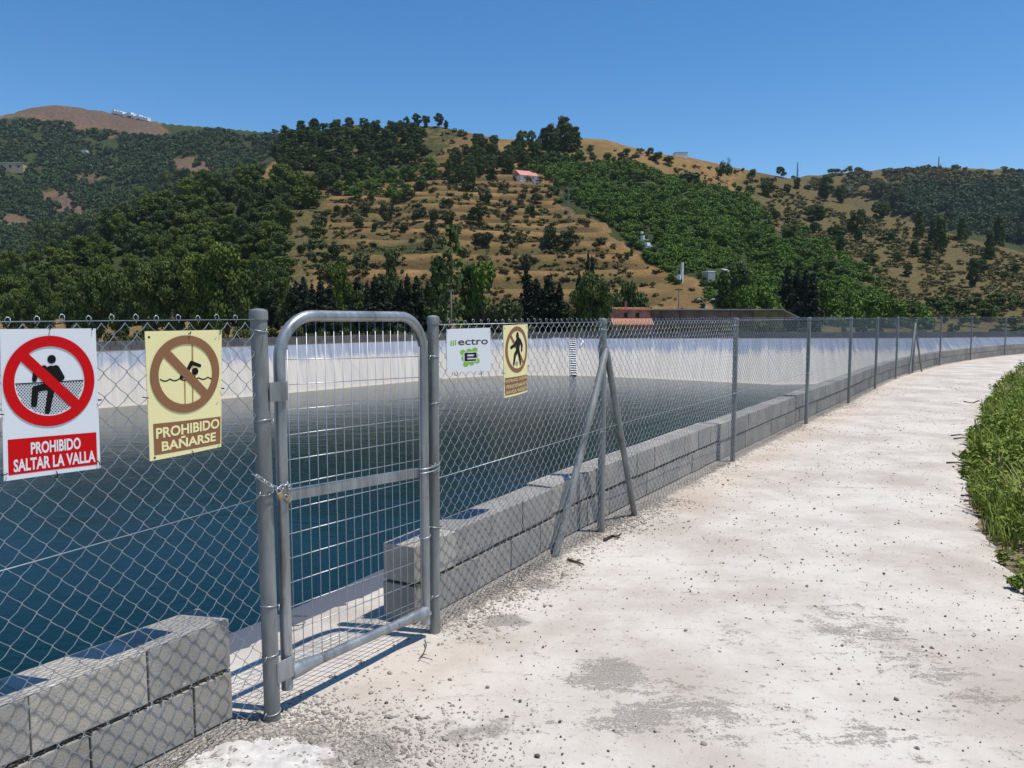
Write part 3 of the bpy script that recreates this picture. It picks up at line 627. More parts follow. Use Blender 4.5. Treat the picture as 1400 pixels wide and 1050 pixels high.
# chain and padlocks
def px_plane(x, y, pp=0.0):
    r = ray(x, y); q0 = A + N * pp; t = (q0 @ N) / (r[:2] @ N); q = r * t; return np.array([q[0], q[1], q[2] + CAMH])
cpts = [px_plane(x, y, pp) for x, y, pp in [(346, 649, -0.005), (353, 652, -0.034), (366, 661, -0.042), (376, 667, -0.040), (384, 667, -0.036), (393, 661, -0.034), (397, 668, -0.02)]]
cd = np.concatenate([[0], np.cumsum([np.linalg.norm(b - a) for a, b in zip(cpts, cpts[1:])])]); lk = 0.019; mb = MB(); s = 0.0; i = 0
cpa = np.array(cpts)
while s < cd[-1] - 0.01:
    c_ = np.array([np.interp(s + lk * .5, cd, cpa[:, j]) for j in range(3)]); e_ = np.array([np.interp(min(s + lk, cd[-1]), cd, cpa[:, j]) for j in range(3)]); t_ = e_ - c_; t_ /= np.linalg.norm(t_) + 1e-9
    nn = np.array([N[0], N[1], 0.0]); b_ = np.cross(t_, nn); b_ /= np.linalg.norm(b_); nn = np.cross(b_, t_); w_ = (b_ + 0.45 * nn if i % 2 == 0 else nn - 0.45 * b_); w_ /= np.linalg.norm(w_)
    ring = [c_ + t_ * (0.0085 * math.copysign(1, math.cos(a)) * (abs(math.cos(a)) > 0.3) + 0.0055 * math.cos(a)) + w_ * 0.0075 * math.sin(a) for a in np.linspace(0, 2 * math.pi, 16, endpoint=False)]
    mb.tube(ring, 0.0021, 6, closed=True); s += lk; i += 1
tag(mb.build('steel_chain', M['wire'], None, 'all'), 'short bright steel chain looped round the gate post and the gate frame', 'chain')
def padlock(px, py, pp, ang, size, label):
    c_ = px_plane(px, py, pp); ux = np.array([U[0], U[1], 0]) * math.cos(ang) + np.array([0, 0, 1]) * math.sin(ang); uz = -np.array([U[0], U[1], 0]) * math.sin(ang) + np.array([0, 0, 1]) * math.cos(ang); uy = np.array([N[0], N[1], 0])
    t = thing('padlock', label, 'padlock', c_); b = MB(); b.bbox(c_, (size, size * .42, size * .85), ux, uy, uz, ch=size * .09); b.build('body', M['brass'], t)
    sh = MB(); R = size * .3; sh.tube([c_ + ux * a + uz * z for a, z in [(-R, size * .4), (-R, size * .75)] + [(R * math.cos(rad(g)), size * .75 + R * math.sin(rad(g))) for g in range(150, 0, -30)] + [(R, size * .75), (R, size * .4)]], size * .085, 8); sh.build('shackle', M['wire'], t, 'all')
    kh = MB(); kh.tube([c_ - uz * size * .42, c_ - uz * size * .46], size * .13, 10); kh.build('keyhole', M['black'], t)
padlock(383.5, 677, -0.05, 0.45, 0.030, 'brass padlock on the chain over the gate frame tube, upper of two')
padlock(394.5, 683, -0.03, 0.75, 0.026, 'small worn brass padlock hanging on the chain by the middle bar, lower of two')

# ---------------------------------------------------------------- signs
class Sign:
    def __init__(s, name, label, corners, plane0, u_, n_, wm, hm, bmat, curl=0.0, pp=-0.014, thick=0.003, round_=0.0):
        """corners: where TL TR BR BL meet the fence plane; wm, hm: size in metres"""
        s.p0, s.u_, s.n_ = plane0, u_, n_; s.pp = pp; s.curl = curl; s.W, s.H = wm, hm
        s.c = np.array([s.onp(*q) for q in corners])          # (along, z)
        s.px = np.array(corners, float)
        bl = s.c[3]; o = plane0 + u_ * s.c[:, 0].mean(); s.t = thing(name, label, 'sign', (o[0], o[1], s.c[:, 1].min()))
        mb = MB(); nu, nv = 14, 16
        for side, w in ((0, 0.0), (1, thick)):
            b0 = len(mb.v); mb.v += [tuple(s.P(i / nu, j / nv, -w)) for j in range(nv + 1) for i in range(nu + 1)]
            for j in range(nv):
                for i in range(nu):
                    a = b0 + j * (nu + 1) + i; f = (a, a + 1, a + nu + 2, a + nu + 1); mb.f.append(f if side == 0 else f[::-1])
        nn = (nu + 1) * (nv + 1); edge = [i for i in range(nu + 1)] + [(j + 1) * (nu + 1) - 1 for j in range(1, nv + 1)] + [nv * (nu + 1) + i for i in range(nu - 1, -1, -1)] + [j * (nu + 1) for j in range(nv - 1, 0, -1)]
        for a, b in zip(edge, edge[1:] + edge[:1]): mb.f.append((b, a, a + nn, b + nn))
        mb.build('board', bmat, s.t); s.layer = 0.0006
    def onp(s, x, y):
        r = ray(x, y); q0 = s.p0 + s.n_ * s_pp; t = (q0 @ s.n_) / (r[:2] @ s.n_); q = r * t
        return np.array([(q[:2] - s.p0) @ s.u_, q[2] + CAMH])
    def P(s, u, v, w):
        TL, TR, BR, BL = s.c; p = (BL * (1 - u) + BR * u) * (1 - v) + (TL * (1 - u) + TR * u) * v
        bend = s.curl * ((2 * u - 1) ** 2 * (0.3 + 0.7 * (1 - v)))
        q = s.p0 + s.u_ * p[0] + s.n_ * (s.pp - w + bend); return np.array([q[0], q[1], p[1]])
    def uv(s, x, y):
        a = s.onp(x, y); uv = np.array([0.5, 0.5]); TL, TR, BR, BL = s.c
        for _ in range(12):
            u, v = uv; f = (BL * (1 - u) + BR * u) * (1 - v) + (TL * (1 - u) + TR * u) * v - a
            J = np.column_stack([(BR - BL) * (1 - v) + (TR - TL) * v, (TL - BL) * (1 - u) + (TR - BR) * u]); uv = uv - np.linalg.solve(J, f)
        return uv
    def polys(s, name, polys, mat, lay=1, label=None):
        """polys: lists of (u, v) outlines, filled flat"""
        bm = bmesh.new()
        for poly in polys:
            vs = [bm.verts.new((p[0], p[1], 0)) for p in poly]; bm.faces.new(vs)
        bmesh.ops.triangulate(bm, faces=bm.faces); s._emit(name, bm, mat, lay, label)
    def _emit(s, name, bm, mat, lay, label=None):
        long = True; it = 0
        while it < 3:
            es = [e for e in bm.edges if (e.verts[0].co - e.verts[1].co).length > 0.12]
            if not es: break
            bmesh.ops.subdivide_edges(bm, edges=es, cuts=1); bmesh.ops.triangulate(bm, faces=[f for f in bm.faces if len(f.verts) > 3]); it += 1
        bm.verts.index_update(); mb = MB(); vs = [s.P(v.co.x, v.co.y, lay * s.layer) for v in bm.verts]
        want = -s.n_; fs = []
        for f in bm.faces:
            ii = [v.index for v in f.verts]; a, b, c = (vs[i] for i in ii[:3]); nr = np.cross(b - a, c - a); fs.append(ii if nr[:2] @ want > 0 else ii[::-1])
        mb.add(vs, fs); o = mb.build(name, mat, s.t); bm.free()
        if label: o['label'] = label
    def circ(s, cu, cv, r, n=40): return [(cu + r / s.W * math.cos(2 * math.pi * i / n), cv + r / s.H * math.sin(2 * math.pi * i / n)) for i in range(n)]
    def ring(s, name, cu, cv, R, r, mat, lay=1, n=64):
        bm = bmesh.new(); o = [bm.verts.new((*p, 0)) for p in s.circ(cu, cv, R, n)]; i_ = [bm.verts.new((*p, 0)) for p in s.circ(cu, cv, r, n)]
        for i in range(n): bm.faces.new((o[i], o[(i + 1) % n], i_[(i + 1) % n], i_[i]))
        s._emit(name, bm, mat, lay)
    def m2(s, cu, cv, a, b): return (cu + a / s.W, cv + b / s.H)
    def slash(s, name, cu, cv, R, wd, mat, lay, ang=-45):
        d = (math.cos(rad(ang)), math.sin(rad(ang))); e = (-d[1], d[0]); h = wd / 2
        s.polys(name, [[s.m2(cu, cv, d[0] * R * k + e[0] * h * j, d[1] * R * k + e[1] * h * j) for k, j in ((-1, -1), (1, -1), (1, 1), (-1, 1))]], mat, lay)
    def stroke(s, pts, w, capn=8):
        """capsules in metres through uv points -> outlines"""
        out = []
        for (a, b), (wa, wb) in zip(zip(pts, pts[1:]), zip(w, w[1:])):
            pa = np.array([a[0] * s.W, a[1] * s.H]); pb = np.array([b[0] * s.W, b[1] * s.H]); t = math.atan2(*(pb - pa)[::-1])
            o = [pa + wa / 2 * np.array([math.cos(t + g), math.sin(t + g)]) for g in np.linspace(math.pi / 2, 3 * math.pi / 2, capn)] + [pb + wb / 2 * np.array([math.cos(t + g), math.sin(t + g)]) for g in np.linspace(-math.pi / 2, math.pi / 2, capn)]
            out.append([(q[0] / s.W, q[1] / s.H) for q in o])
        return out
    def text(s, name, body, x0, x1, v0, v1, mat, lay=2, bold=0.03, res=3):
        cu = bpy.data.curves.new('t', 'FONT'); cu.body = body; cu.size = 1; cu.offset = bold; cu.resolution_u = res; cu.fill_mode = 'FRONT'
        ob = bpy.data.objects.new('t', cu); me = bpy.data.meshes.new_from_object(ob); bm = bmesh.new(); bm.from_mesh(me)
        xs = [v.co.x for v in bm.verts]; ys = [v.co.y for v in bm.verts]; a, b, c, d = min(xs), max(xs), min(ys), max(ys)
        for v in bm.verts: v.co = Vector((x0 + (v.co.x - a) / (b - a) * (x1 - x0), v0 + (v.co.y - c) / (d - c) * (v1 - v0), 0))
        s._emit(name, bm, mat, lay); bpy.data.objects.remove(ob); bpy.data.meshes.remove(me); bpy.data.curves.remove(cu)
    def ties(s, pts):
        for u, v, a in pts:
            mb = MB()
            p = s.P(u, v, 0.003); q = p + np.array([s.u_[0] * .012 * math.cos(a), s.u_[1] * .012 * math.cos(a), .02 * math.sin(a)]); mb.tube([p, (p + q) / 2 - np.array([*s.n_, 0]) * .005, q, q + np.array([*s.n_, 0]) * .018], 0.0017, 5)
            mb.build('cable_tie', M['black'], s.t, 'all')
s_pp = -0.016
# 1: no climbing the fence
s1 = Sign('prohibition_sign', 'white board with red ring over a climbing figure, reading PROHIBIDO SALTAR LA VALLA', [(0, 450), (131, 449), (137, 640), (5, 658)], A, U, N, 0.284, 0.437, M['white'], -0.004)
cu, cv = s1.uv(69, 521)
q = lambda x, y: tuple(s1.uv(x / 8.75, 420 + y / 8.75))          # coordinates of the 8.75x enlargement
h = lambda x, y: tuple(s1.uv(x / 3.5, 400 + y / 3.5))
s1.ring('white_edge', cu, cv, 0.1375, 0.1, M['white'], 1)
tri = []
Rr = 0.102
for i in range(-12, 13):
    for j in range(-20, 1):
        a = (i + (j % 2) * .5) * 0.0088; b = j * 0.0050 - 0.0075
        if a * a + b * b < (Rr - .002) ** 2: tri.append([s1.m2(cu, cv, a + x * .0027, b + y * .0027) for x, y in ((1, 0), (0, 1), (-1, 0), (0, -1))])
s1.polys('fence_pattern', tri, M['black'], 1)
s1.polys('fence_top_line', [[s1.m2(cu, cv, x, y) for x, y in ((-0.101, -.0045), (0.101, -.0045), (0.101, -.0015), (-0.101, -.0015))]], M['black'], 1.5)
fig = s1.stroke([h(247, 385), h(240, 440)], [.045, .04]) + s1.stroke([q(530, 725), q(425, 790), q(415, 865)], [.016, .015, .015]) + s1.stroke([q(670, 735), q(740, 840), q(690, 880)], [.022, .018, .016]) + s1.stroke([h(235, 447), h(170, 462), h(164, 535)], [.022, .019, .017]) + s1.stroke([h(250, 450), h(240, 500), h(228, 568)], [.022, .018, .016])
s1.polys('figure', fig + [s1.circ(*h(248, 319), 0.0128, 24)], M['black'], 2)
s1.slash('slash', cu, cv, 0.118, 0.031, M['red'], 3, -45); s1.ring('ring', cu, cv, 0.135, 0.1035, M['red'], 3.4)
s1.polys('panel', [[(0.045, 0.035), (0.965, 0.03), (0.965, 0.262), (0.045, 0.272)]], M['red'], 1)
s1.text('lettering', 'PROHIBIDO', 0.27, 0.79, 0.155, 0.238, M['white'], 2); s1.text('lettering', 'SALTAR LA VALLA', 0.095, 0.945, 0.05, 0.135, M['white'], 2)
s1.ties([(0.49, 0.99, 1.2), (0.955, 0.99, 1.4), (0.96, 0.06, -.8), (0.52, 0.02, -1.4), (0.03, 0.05, 3.3), (0.99, 0.49, 0), (0.01, .44, 3)])
# 2: no bathing
s2 = Sign('prohibition_sign', 'cream board with brown ring over a swimmer, reading PROHIBIDO BAÑARSE, beside the gate post', [(199, 453), (304, 451), (304.5, 611), (207, 631)], A, U, N, 0.29, 0.43, M['cream'], 0.006)
h = lambda x, y: tuple(s2.uv(x / 3.5, 400 + y / 3.5))
cu, cv = h(893, 390)
for nm_, pts, wd in (('rust_streak', [h(922, 240), h(924, 545)], 0.007), ('rust_streak', [h(885, 420), h(888, 545)], 0.006)): s2.polys(nm_, s2.stroke(pts, [wd, wd * .8]), M['rust'], .8)
wv = [h(770 + t * 250, 418 - t * 12 + 9 * abs(math.sin(t * 5.5 * math.pi)) - 2) for t in np.linspace(0, 1, 45)]
s2.polys('waves', s2.stroke(wv, [.0042] * 45, 4), M['black'], 1)
s2.polys('figure', s2.stroke([h(893, 385), h(917, 336), h(958, 350)], [.014, .014, .011]) + s2.stroke([h(868, 405), h(900, 392), h(930, 405)], [.012, .02, .012]) + [s2.circ(*h(935, 377), 0.0128, 24)], M['black'], 2)
s2.slash('slash', cu, cv, 0.118, 0.031, M['brown'], 3, -46); s2.ring('ring', cu, cv, 0.134, 0.104, M['brown'], 3.4)
s2.polys('panel', [[(0.055, 0.04), (0.985, 0.03), (0.985, 0.262), (0.055, 0.285)]], M['brown'], 1)
s2.text('lettering', 'PROHIBIDO', 0.085, 0.965, 0.165, 0.25, M['cream'], 2); s2.text('lettering', 'BAÑARSE', 0.15, 0.91, 0.06, 0.155, M['cream'], 2)
s2.ties([(0.53, .97, .4), (0.965, .96, 1.4), (0.99, .5, 0), (0.01, .49, 3), (.55, .02, -1.4)])
s2.polys('bolt', [s2.circ(.045, .955, .004, 10), s2.circ(.06, .02, .004, 10)], M['black'], 1)
# 3: company board
U2 = (POSTS[1] - B) / np.linalg.norm(POSTS[1] - B); N2 = np.array([-U2[1], U2[0]])
s3 = Sign('company_sign', 'white board lettered ectro with a black letter e on green dots', [(611, 450), (671, 448), (671, 507), (611.5, 509)], B, U2, N2, 0.435, 0.235, M['white'], 0.0)
g = lambda x, y: tuple(s3.uv(600 + x / 8.75, 440 + y / 8.75))
def dots(cs, rx, ry): return [[(c[0] + rx * math.cos(t), c[1] + ry * math.sin(t)) for t in np.linspace(0, 2 * math.pi, 20, endpoint=False)] for c in cs]
s3.polys('green_dot', dots([g(150 + 27 * i, 238 + 21 * j - 6 * i) for i in range(3) for j in range(3)], .018, .019), M['green'], 1)
a, b = g(233, 281), g(590, 197); s3.text('lettering', 'ectro', a[0], b[0], a[1] + .0, b[1] + .0, M['dark_grey'], 1, 0.015)
s3.polys('green_dot', dots([g(292, 366), g(366, 352), g(434, 338), g(306, 435), g(446, 402), g(327, 506), g(395, 489), g(460, 466), g(380, 430)], .064, .062), M['green'], 1)
a, b = g(309, 470), g(452, 367)
def bars(e_): return [[(a[0] + (b[0] - a[0]) * u, a[1] + (b[1] - a[1]) * v) for u, v in ((x0 - e_, y0 - e_ * 1.3), (x1 + e_, y0 - e_ * 1.3), (x1 + e_, y1 + e_ * 1.3), (x0 - e_, y1 + e_ * 1.3))] for x0, y0, x1, y1 in ((.06, .8, .94, 1), (.1, .39, .98, .57), (.06, 0, .97, .2), (0, .06, .19, .94), (.8, .40, 1, .94))]
s3.polys('letter_outline', bars(.085), M['white'], 2); s3.polys('letter', bars(0.0), M['black'], 3)
s3.ties([(.98, .97, 1), (.02, .98, 2.2), (.2, .01, -1.2), (.75, .01, -1.2)])
# 4: no entry
s4 = Sign('prohibition_sign', 'narrow looking cream board with brown ring over a walking figure, beside the white company board', [(689.3, 445), (722.5, 443), (724, 535.5), (692, 544.5)], B, U2, N2, 0.30, 0.42, M['cream'], 0.012)
h = lambda x, y: tuple(s4.uv(690 + x / 10, 440 + y / 10))
cu, cv = h(176, 380)
s4.slash('slash', cu, cv, 0.12, 0.022, M['brown'], 1, -48); s4.ring('ring', cu, cv, 0.138, 0.112, M['brown'], 1.5)
s4.polys('figure', s4.stroke([h(188, 265), h(180, 380)], [.055, .04]) + s4.stroke([h(160, 270), h(140, 320), h(92, 352)], [.022, .02, .018]) + s4.stroke([h(215, 262), h(240, 320), h(238, 385)], [.026, .024, .02]) + s4.stroke([h(178, 385), h(145, 450), h(128, 580)], [.03, .026, .018]) + s4.stroke([h(188, 385), h(205, 470), h(220, 575)], [.032, .026, .018]) + [dots([h(178, 192)], .058, .055)[0]], M['black'], 2)
s4.polys('hole', dots([h(167, 568)], .05, .032), M['grey_wall'], 2)
s4.polys('panel', [[(0.03, 0.03), (0.985, 0.025), (0.985, 0.258), (0.03, 0.275)]], M['brown'], 1)
for i, tx in enumerate(('INTRANQ. OCENAR', 'PERSOENALAS R', 'SAVISA WESSOR')): s4.text('lettering', tx, 0.075, 0.95, 0.197 - i * .077, 0.246 - i * .077, M['cream'], 2, 0.0)
s4.ties([(.02, .34, 3), (.99, .40, -.6), (.5, 1.0, 1.2)]); s4.polys('bolt', [s4.circ(.05, .96, .004, 8), s4.circ(.94, .965, .004, 8)], M['black'], 1)

# ---------------------------------------------------------------- depth gauge on the far liner
def liner_at(px, t):
    k_ = np.argmin([abs(PIX((r[0], r[1], 0))[0] - px) + (0 if r[1] > 40 else 999) for r in RIMFAR]); p = RIMFAR[k_] + (WATFAR[k_] - RIMFAR[k_]) * t; return np.array([p[0], p[1], -2.2 * t])
ga, gb = liner_at(782, 0.02), liner_at(782, 1.06); gd = gb - ga; gl = np.linalg.norm(gd); gd /= gl; gx = np.array([1.0, 0, 0]); gx -= gd * (gx @ gd); gx /= np.linalg.norm(gx); gn = np.cross(gx, gd); gn = gn if gn[2] > 0 else -gn
gt = thing('depth_gauge', 'black and white striped depth gauge strip lying down the far liner slope', 'depth gauge', ga)
mb = MB(); mb.bbox(ga + gd * gl / 2 + gn * 0.10, (0.42, gl, 0.03), gx, gd, gn, ch=0.004); mb.build('board', M['whitewash'], gt)
mb = MB(); nb = 17
for i in range(nb): 
    mb.box(ga + gd * (gl * (i + .5) / nb) + gn * 0.118, (0.40, gl / nb * 0.6, 0.012), gx, gd, gn)
mb.build('marks', M['black'], gt)
mb = MB(); mb.tube([ga + gx * (.5) + gn * .1, ga + gx * .72 + gd * .5 + gn * .12, ga + gx * .5 + gd * 1.3 + gn * .12], 0.05, 8); mb.tube([ga - gx * .45 + gn * .1, ga - gx * .3 + gn * .12 + gd * .2], 0.05, 8); mb.build('white_rope', M['whitewash'], gt, 'all')

# ---------------------------------------------------------------- hills: three ridges, one sheet
def qs(pts, dist):                                   # picture ridge -> (X/Y, slope) samples with their distances
    a = np.array([[ray(x, y)[0] / ray(x, y)[1], ray(x, y)[2] / ray(x, y)[1]] for x, y in pts]); return a[:, 0], a[:, 1], np.array(dist, float)
RM = [(-420, 500, 160), (-250, 450, 180), (-100, 408, 210), (0, 385, 230), (60, 362, 240), (110, 345, 250), (150, 325, 262), (200, 300, 280), (250, 278, 300), (300, 272, 320), (340, 252, 345), (370, 222, 385), (390, 194, 420), (420, 182, 450), (460, 174, 470), (490, 170, 480), (530, 176, 480), (560, 172, 475), (600, 172, 465), (640, 181, 455),
      (680, 189, 450), (720, 192, 448), (760, 193, 445), (800, 189, 445), (830, 191, 445), (860, 200, 440), (900, 210, 440), (940, 214, 450), (980, 223, 470), (1020, 232, 490), (1060, 240, 500), (1090, 246, 500), (1120, 262, 480), (1150, 276, 460), (1200, 292, 430), (1260, 308, 400), (1320, 325, 370), (1400, 345, 340), (1500, 365, 310), (1700, 395, 280), (1950, 430, 250)]
RL = [(-450, 190, 900), (-100, 168, 1000), (0, 158, 1050), (25, 152, 1060), (45, 147, 1060), (75, 143.5, 1060), (110, 147, 1060), (150, 153, 1050), (200, 163, 1020), (230, 169, 1000), (300, 174, 960), (345, 178, 930), (385, 183, 900), (430, 190, 880), (520, 215, 860), (650, 260, 850), (800, 320, 850), (1000, 400, 850)]
RR = [(700, 330, 900), (850, 280, 900), (950, 258, 900), (1020, 248, 880), (1060, 244, 850), (1100, 240, 830), (1150, 235, 820), (1200, 231, 810), (1240, 229, 800), (1290, 228, 800), (1340, 230, 800), (1400, 231, 820), (1500, 234, 820), (1700, 226, 850), (1950, 250, 850)]
LAY = []
for pts, r0f in ((RM, lambda d: 0 * d + 138), (RL, lambda d: d * 0.42), (RR, lambda d: d * 0.44)):
    qx, sl_, dd = qs([p[:2] for p in pts], [p[2] for p in pts]); LAY.append((qx, CAMH + sl_ * dd, dd, r0f))
def terr(qv, Y):
    qv, Y = np.broadcast_arrays(np.asarray(qv, float), np.asarray(Y, float)); X = qv * Y; out = np.full(qv.shape, -2.9); which = np.zeros(qv.shape, int)
    nz = vnoise(X / 45 + 50, Y / 45, 40, 4) - 0.5; nf = vnoise(X / 12 + 9, Y / 12, 44, 3) - 0.5
    gul = np.abs(vnoise(X / 70 + 20, Y / 160 + 3, 46, 2) - 0.5) * 2
    for i, (qx, zr, dd, r0f) in enumerate(LAY):
        z1 = np.interp(qv, qx, zr); d1 = np.interp(qv, qx, dd); d0 = r0f(d1); t = (Y - d0) / (d1 - d0); tc = np.clip(t, 0, 1)
        f = tc ** 0.97 * (1 - 0.12 * np.sin(np.pi * tc)) if i == 0 else tc ** 1.25
        am = (7.0 if i == 0 else 20.0) * np.sin(np.pi * tc) ** 0.8
        z = z1 * f + am * nz + (1.5 if i == 0 else 5) * nf * np.minimum(tc * 6, 1) * (1 - tc ** 6) - (4 if i == 0 else 26) * (1 - gul) * np.sin(np.pi * tc)
        if i == 0:
            ph = z / 4.8 + 0.5 * (vnoise(X / 60, Y / 200, 61, 2) - 0.5); fr = ph - np.floor(ph); tz = (np.floor(ph) + np.clip((fr - 0.56) / 0.44, 0, 1) - 0.5 * (vnoise(X / 60, Y / 200, 61, 2) - 0.5)) * 4.8
            pxq = 700 + F * qv * 0.985; wz = np.clip((pxq - 425) / 40, 0, 1) * np.clip((930 - pxq) / 60, 0, 1) * np.clip(t * 20, 0, 1) * np.clip((0.86 - t) / 0.12, 0, 1) + 0.45 * np.clip((pxq - 930) / 60, 0, 1) * np.clip((1100 - pxq) / 60, 0, 1) * np.clip((t - .45) * 8, 0, 1) * np.clip((.97 - t) * 10, 0, 1)
            wz = wz * (0.8 + 0.2 * np.clip((vnoise(X / 35, Y / 35, 71, 2) - 0.3) * 4, 0, 1))
            band = wz * np.where(fr < 0.5, 1.0, np.clip((fr - 0.78) / 0.1, 0, 1)) + (1 - wz) * 0.6
            z = z * (1 - 0.95 * wz) + tz * 0.95 * wz
        z = np.where(t > 1, z1 - (Y - d1) * 0.30 + 0.5 * nf, z); z = np.where(t < 0, -2.9, np.maximum(z - 2.5 * (1 - tc), -2.9))
        which = np.where(z > out, i, which); out = np.maximum(out, z)
    terr.band = band; return out, which
qcol = np.linspace(-1.02, 1.10, 440); yrow = np.concatenate([np.arange(100, 190, 2.2), np.arange(190, 500, 1.25), np.arange(500, 1250, 7.0)])
QQ, YY = np.meshgrid(qcol, yrow); ZZ, WW = terr(QQ, YY); BAND = terr.band.copy(); XX = QQ * YY
PXg, PYg = PIX(np.stack([XX, YY, ZZ], -1))
def poly_mask(pts, x, y):
    pts = np.array(pts, float); ins = np.zeros(np.shape(x), bool); j = len(pts) - 1
    for i in range(len(pts)):
        xi, yi = pts[i]; xj, yj = pts[j]; ins ^= ((yi > y) != (yj > y)) & (x < (xj - xi) * (y - yi) / (yj - yi + 1e-12) + xi); j = i
    return ins
GREEN = [(742, 214), (800, 222), (900, 240), (960, 252), (1010, 268), (1040, 290), (1060, 318), (1110, 335), (1150, 350), (1190, 385), (1235, 440), (1000, 440), (965, 410), (955, 380), (905, 372), (880, 345), (850, 325), (815, 300), (790, 282), (765, 262), (745, 235), (725, 225)]
TERR = [(430, 245), (470, 225), (560, 215), (600, 178), (660, 190), (720, 240), (760, 265), (800, 300), (850, 340), (900, 375), (960, 400), (970, 440), (420, 440), (440, 370), (455, 320), (440, 290)]
PINES = [(0, 362), (60, 335), (140, 300), (200, 272), (250, 252), (330, 240), (395, 250), (440, 268), (430, 285), (395, 300), (385, 345), (392, 420), (330, 436), (200, 440), (90, 436), (0, 425)]
jx = 26 * (vnoise(XX / 25, YY / 25, 81, 3) - 0.5) * 2; jy = 16 * (vnoise(XX / 25, YY / 25, 82, 3) - 0.5) * 2
PXj, PYj = PXg + jx, PYg + jy
m0 = (WW == 0)
gmask = np.where(poly_mask(GREEN, PXj, PYj) & m0, 1.0, 0.0)
gmask = np.maximum(gmask, np.where(poly_mask(PINES, PXj, PYj) & m0, 0.7, 0.0))
gmask = np.maximum(gmask, np.where(poly_mask([(370, 170), (600, 160), (620, 190), (590, 225), (500, 262), (440, 262), (380, 250)], PXj, PYj) & m0, 0.55, 0))
gmask = np.maximum(gmask, np.where(poly_mask([(560, 335), (565, 330), (612, 333), (610, 346), (480, 350), (478, 338)], PXg + jx * .3, PYg + jy * .2) & m0, 0.9, 0))
gmask = np.maximum(gmask, np.where((WW == 1) & ~((PYj < 186) & (PXj < 225) & (PYj < 158 + PXj * 0.16)), 0.85, 0))
gmask = np.maximum(gmask, np.where((WW == 2), np.clip((PXj - 1230) / 60, 0, 1) * 0.7 * np.clip((PYj - 240) / 15, 0, 1) + 0.25, 0))
gmask = np.maximum(gmask, np.where(m0 & (PXj > 1060), 0.22, 0))
BARE = ([(52, 258), (90, 262), (130, 302), (90, 300), (60, 280)], [(138, 212), (170, 216), (172, 238), (140, 228)], [(105, 235), (150, 243), (148, 255), (100, 248)], [(0, 285), (45, 300), (40, 312), (0, 305)], [(235, 215), (290, 213), (300, 250), (240, 240)], [(20, 228), (60, 228), (60, 236), (0, 238)], [(0, 190), (40, 195), (42, 202), (0, 200)])
for pts in BARE:
    gmask = np.where(poly_mask(pts, PXg + jx * .9, PYg + jy * .8) & (WW == 1), 0.25, gmask)
rmask = np.where((WW == 1) & (gmask < 0.5), 1.0, 0.0) + np.where((WW == 2) & poly_mask([(1270, 256), (1330, 254), (1330, 268), (1270, 270)], PXg, PYg), 1.0, 0)
tmask = np.where(poly_mask(TERR, PXj, PYj) & m0, 1.0, 0.0)
olv0 = np.where(m0 & (PXj > 1020), 0.9, 0.0) + np.where(WW == 2, 0.9, 0.0)
olv = np.maximum(olv0, np.where(m0 & poly_mask([(340, 300), (440, 275), (455, 330), (430, 380), (400, 440), (330, 440), (350, 380)], PXj, PYj), 1.0, 0.0))
def blur(a, n=2):
    for _ in range(n): a = (a + np.roll(a, 1, 0) + np.roll(a, -1, 0) + np.roll(a, 1, 1) + np.roll(a, -1, 1)) / 5
    return a
gmask, rmask, tmask, olv = blur(gmask, 3), blur(rmask, 3), blur(tmask), blur(olv)
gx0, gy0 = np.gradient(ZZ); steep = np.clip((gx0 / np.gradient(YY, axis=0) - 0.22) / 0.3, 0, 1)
k = NT('hillside'); a = k.noise(0.03, 6, 0.65); b = k.noise(0.22, 5, 0.7); c = k.noise(0.9, 4, 0.7)
dry = k.mix(k.ramp(b, 0.3, 0.7), (0.185, 0.112, 0.044), (0.30, 0.185, 0.074))
dry = k.mix(k.ramp(a, 0.42, 0.62, 0, 0.85), dry, k.mix(c, (0.125, 0.086, 0.036), (0.21, 0.135, 0.056))); dry = k.mix(k.ramp(c, 0.54, 0.7, 0, 0.5), dry, (0.105, 0.082, 0.034))
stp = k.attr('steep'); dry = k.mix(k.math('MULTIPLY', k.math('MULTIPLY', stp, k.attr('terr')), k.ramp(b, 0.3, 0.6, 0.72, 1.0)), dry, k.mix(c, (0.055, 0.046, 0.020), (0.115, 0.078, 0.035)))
dry = k.mix(k.attr('olive'), dry, k.mix(k.ramp(c, .35, .65), (0.070, 0.064, 0.026), (0.15, 0.115, 0.048)))
dry = k.mix(k.attr('rock'), dry, k.mix(k.ramp(b, 0.35, 0.65), (0.115, 0.076, 0.055), (0.165, 0.112, 0.08)))
grn = k.mix(k.ramp(c, 0.35, 0.65), (0.028, 0.042, 0.014), (0.055, 0.070, 0.026)); grn = k.mix(k.ramp(b, 0.45, 0.7, 0, .5), grn, (0.085, 0.085, 0.03))
dry = k.mix(k.ramp(k.math('ADD', k.math('MULTIPLY', a, 0.6), k.math('MULTIPLY', b, 0.5)), 0.57, 0.68, 0, 0.6), dry, k.mix(c, (0.075, 0.080, 0.026), (0.15, 0.145, 0.05)))
gf = k.ramp(k.math('ADD', k.attr('green'), k.math('MULTIPLY', k.math('SUBTRACT', b, 0.5), 1.0)), 0.40, 0.6)
k.bump(k.math('ADD', c, k.math('MULTIPLY', b, 2.0)), 0.7, 1.2)
M['hill'] = k.set(Base_Color=k.mix(gf, dry, grn), Roughness=0.95); k.b.inputs['Specular IOR Level'].default_value = 0.1
idx = np.arange(ZZ.size).reshape(ZZ.shape)
Fq = np.stack([idx[:-1, :-1], idx[:-1, 1:], idx[1:, 1:], idx[1:, :-1]], -1).reshape(-1, 4)
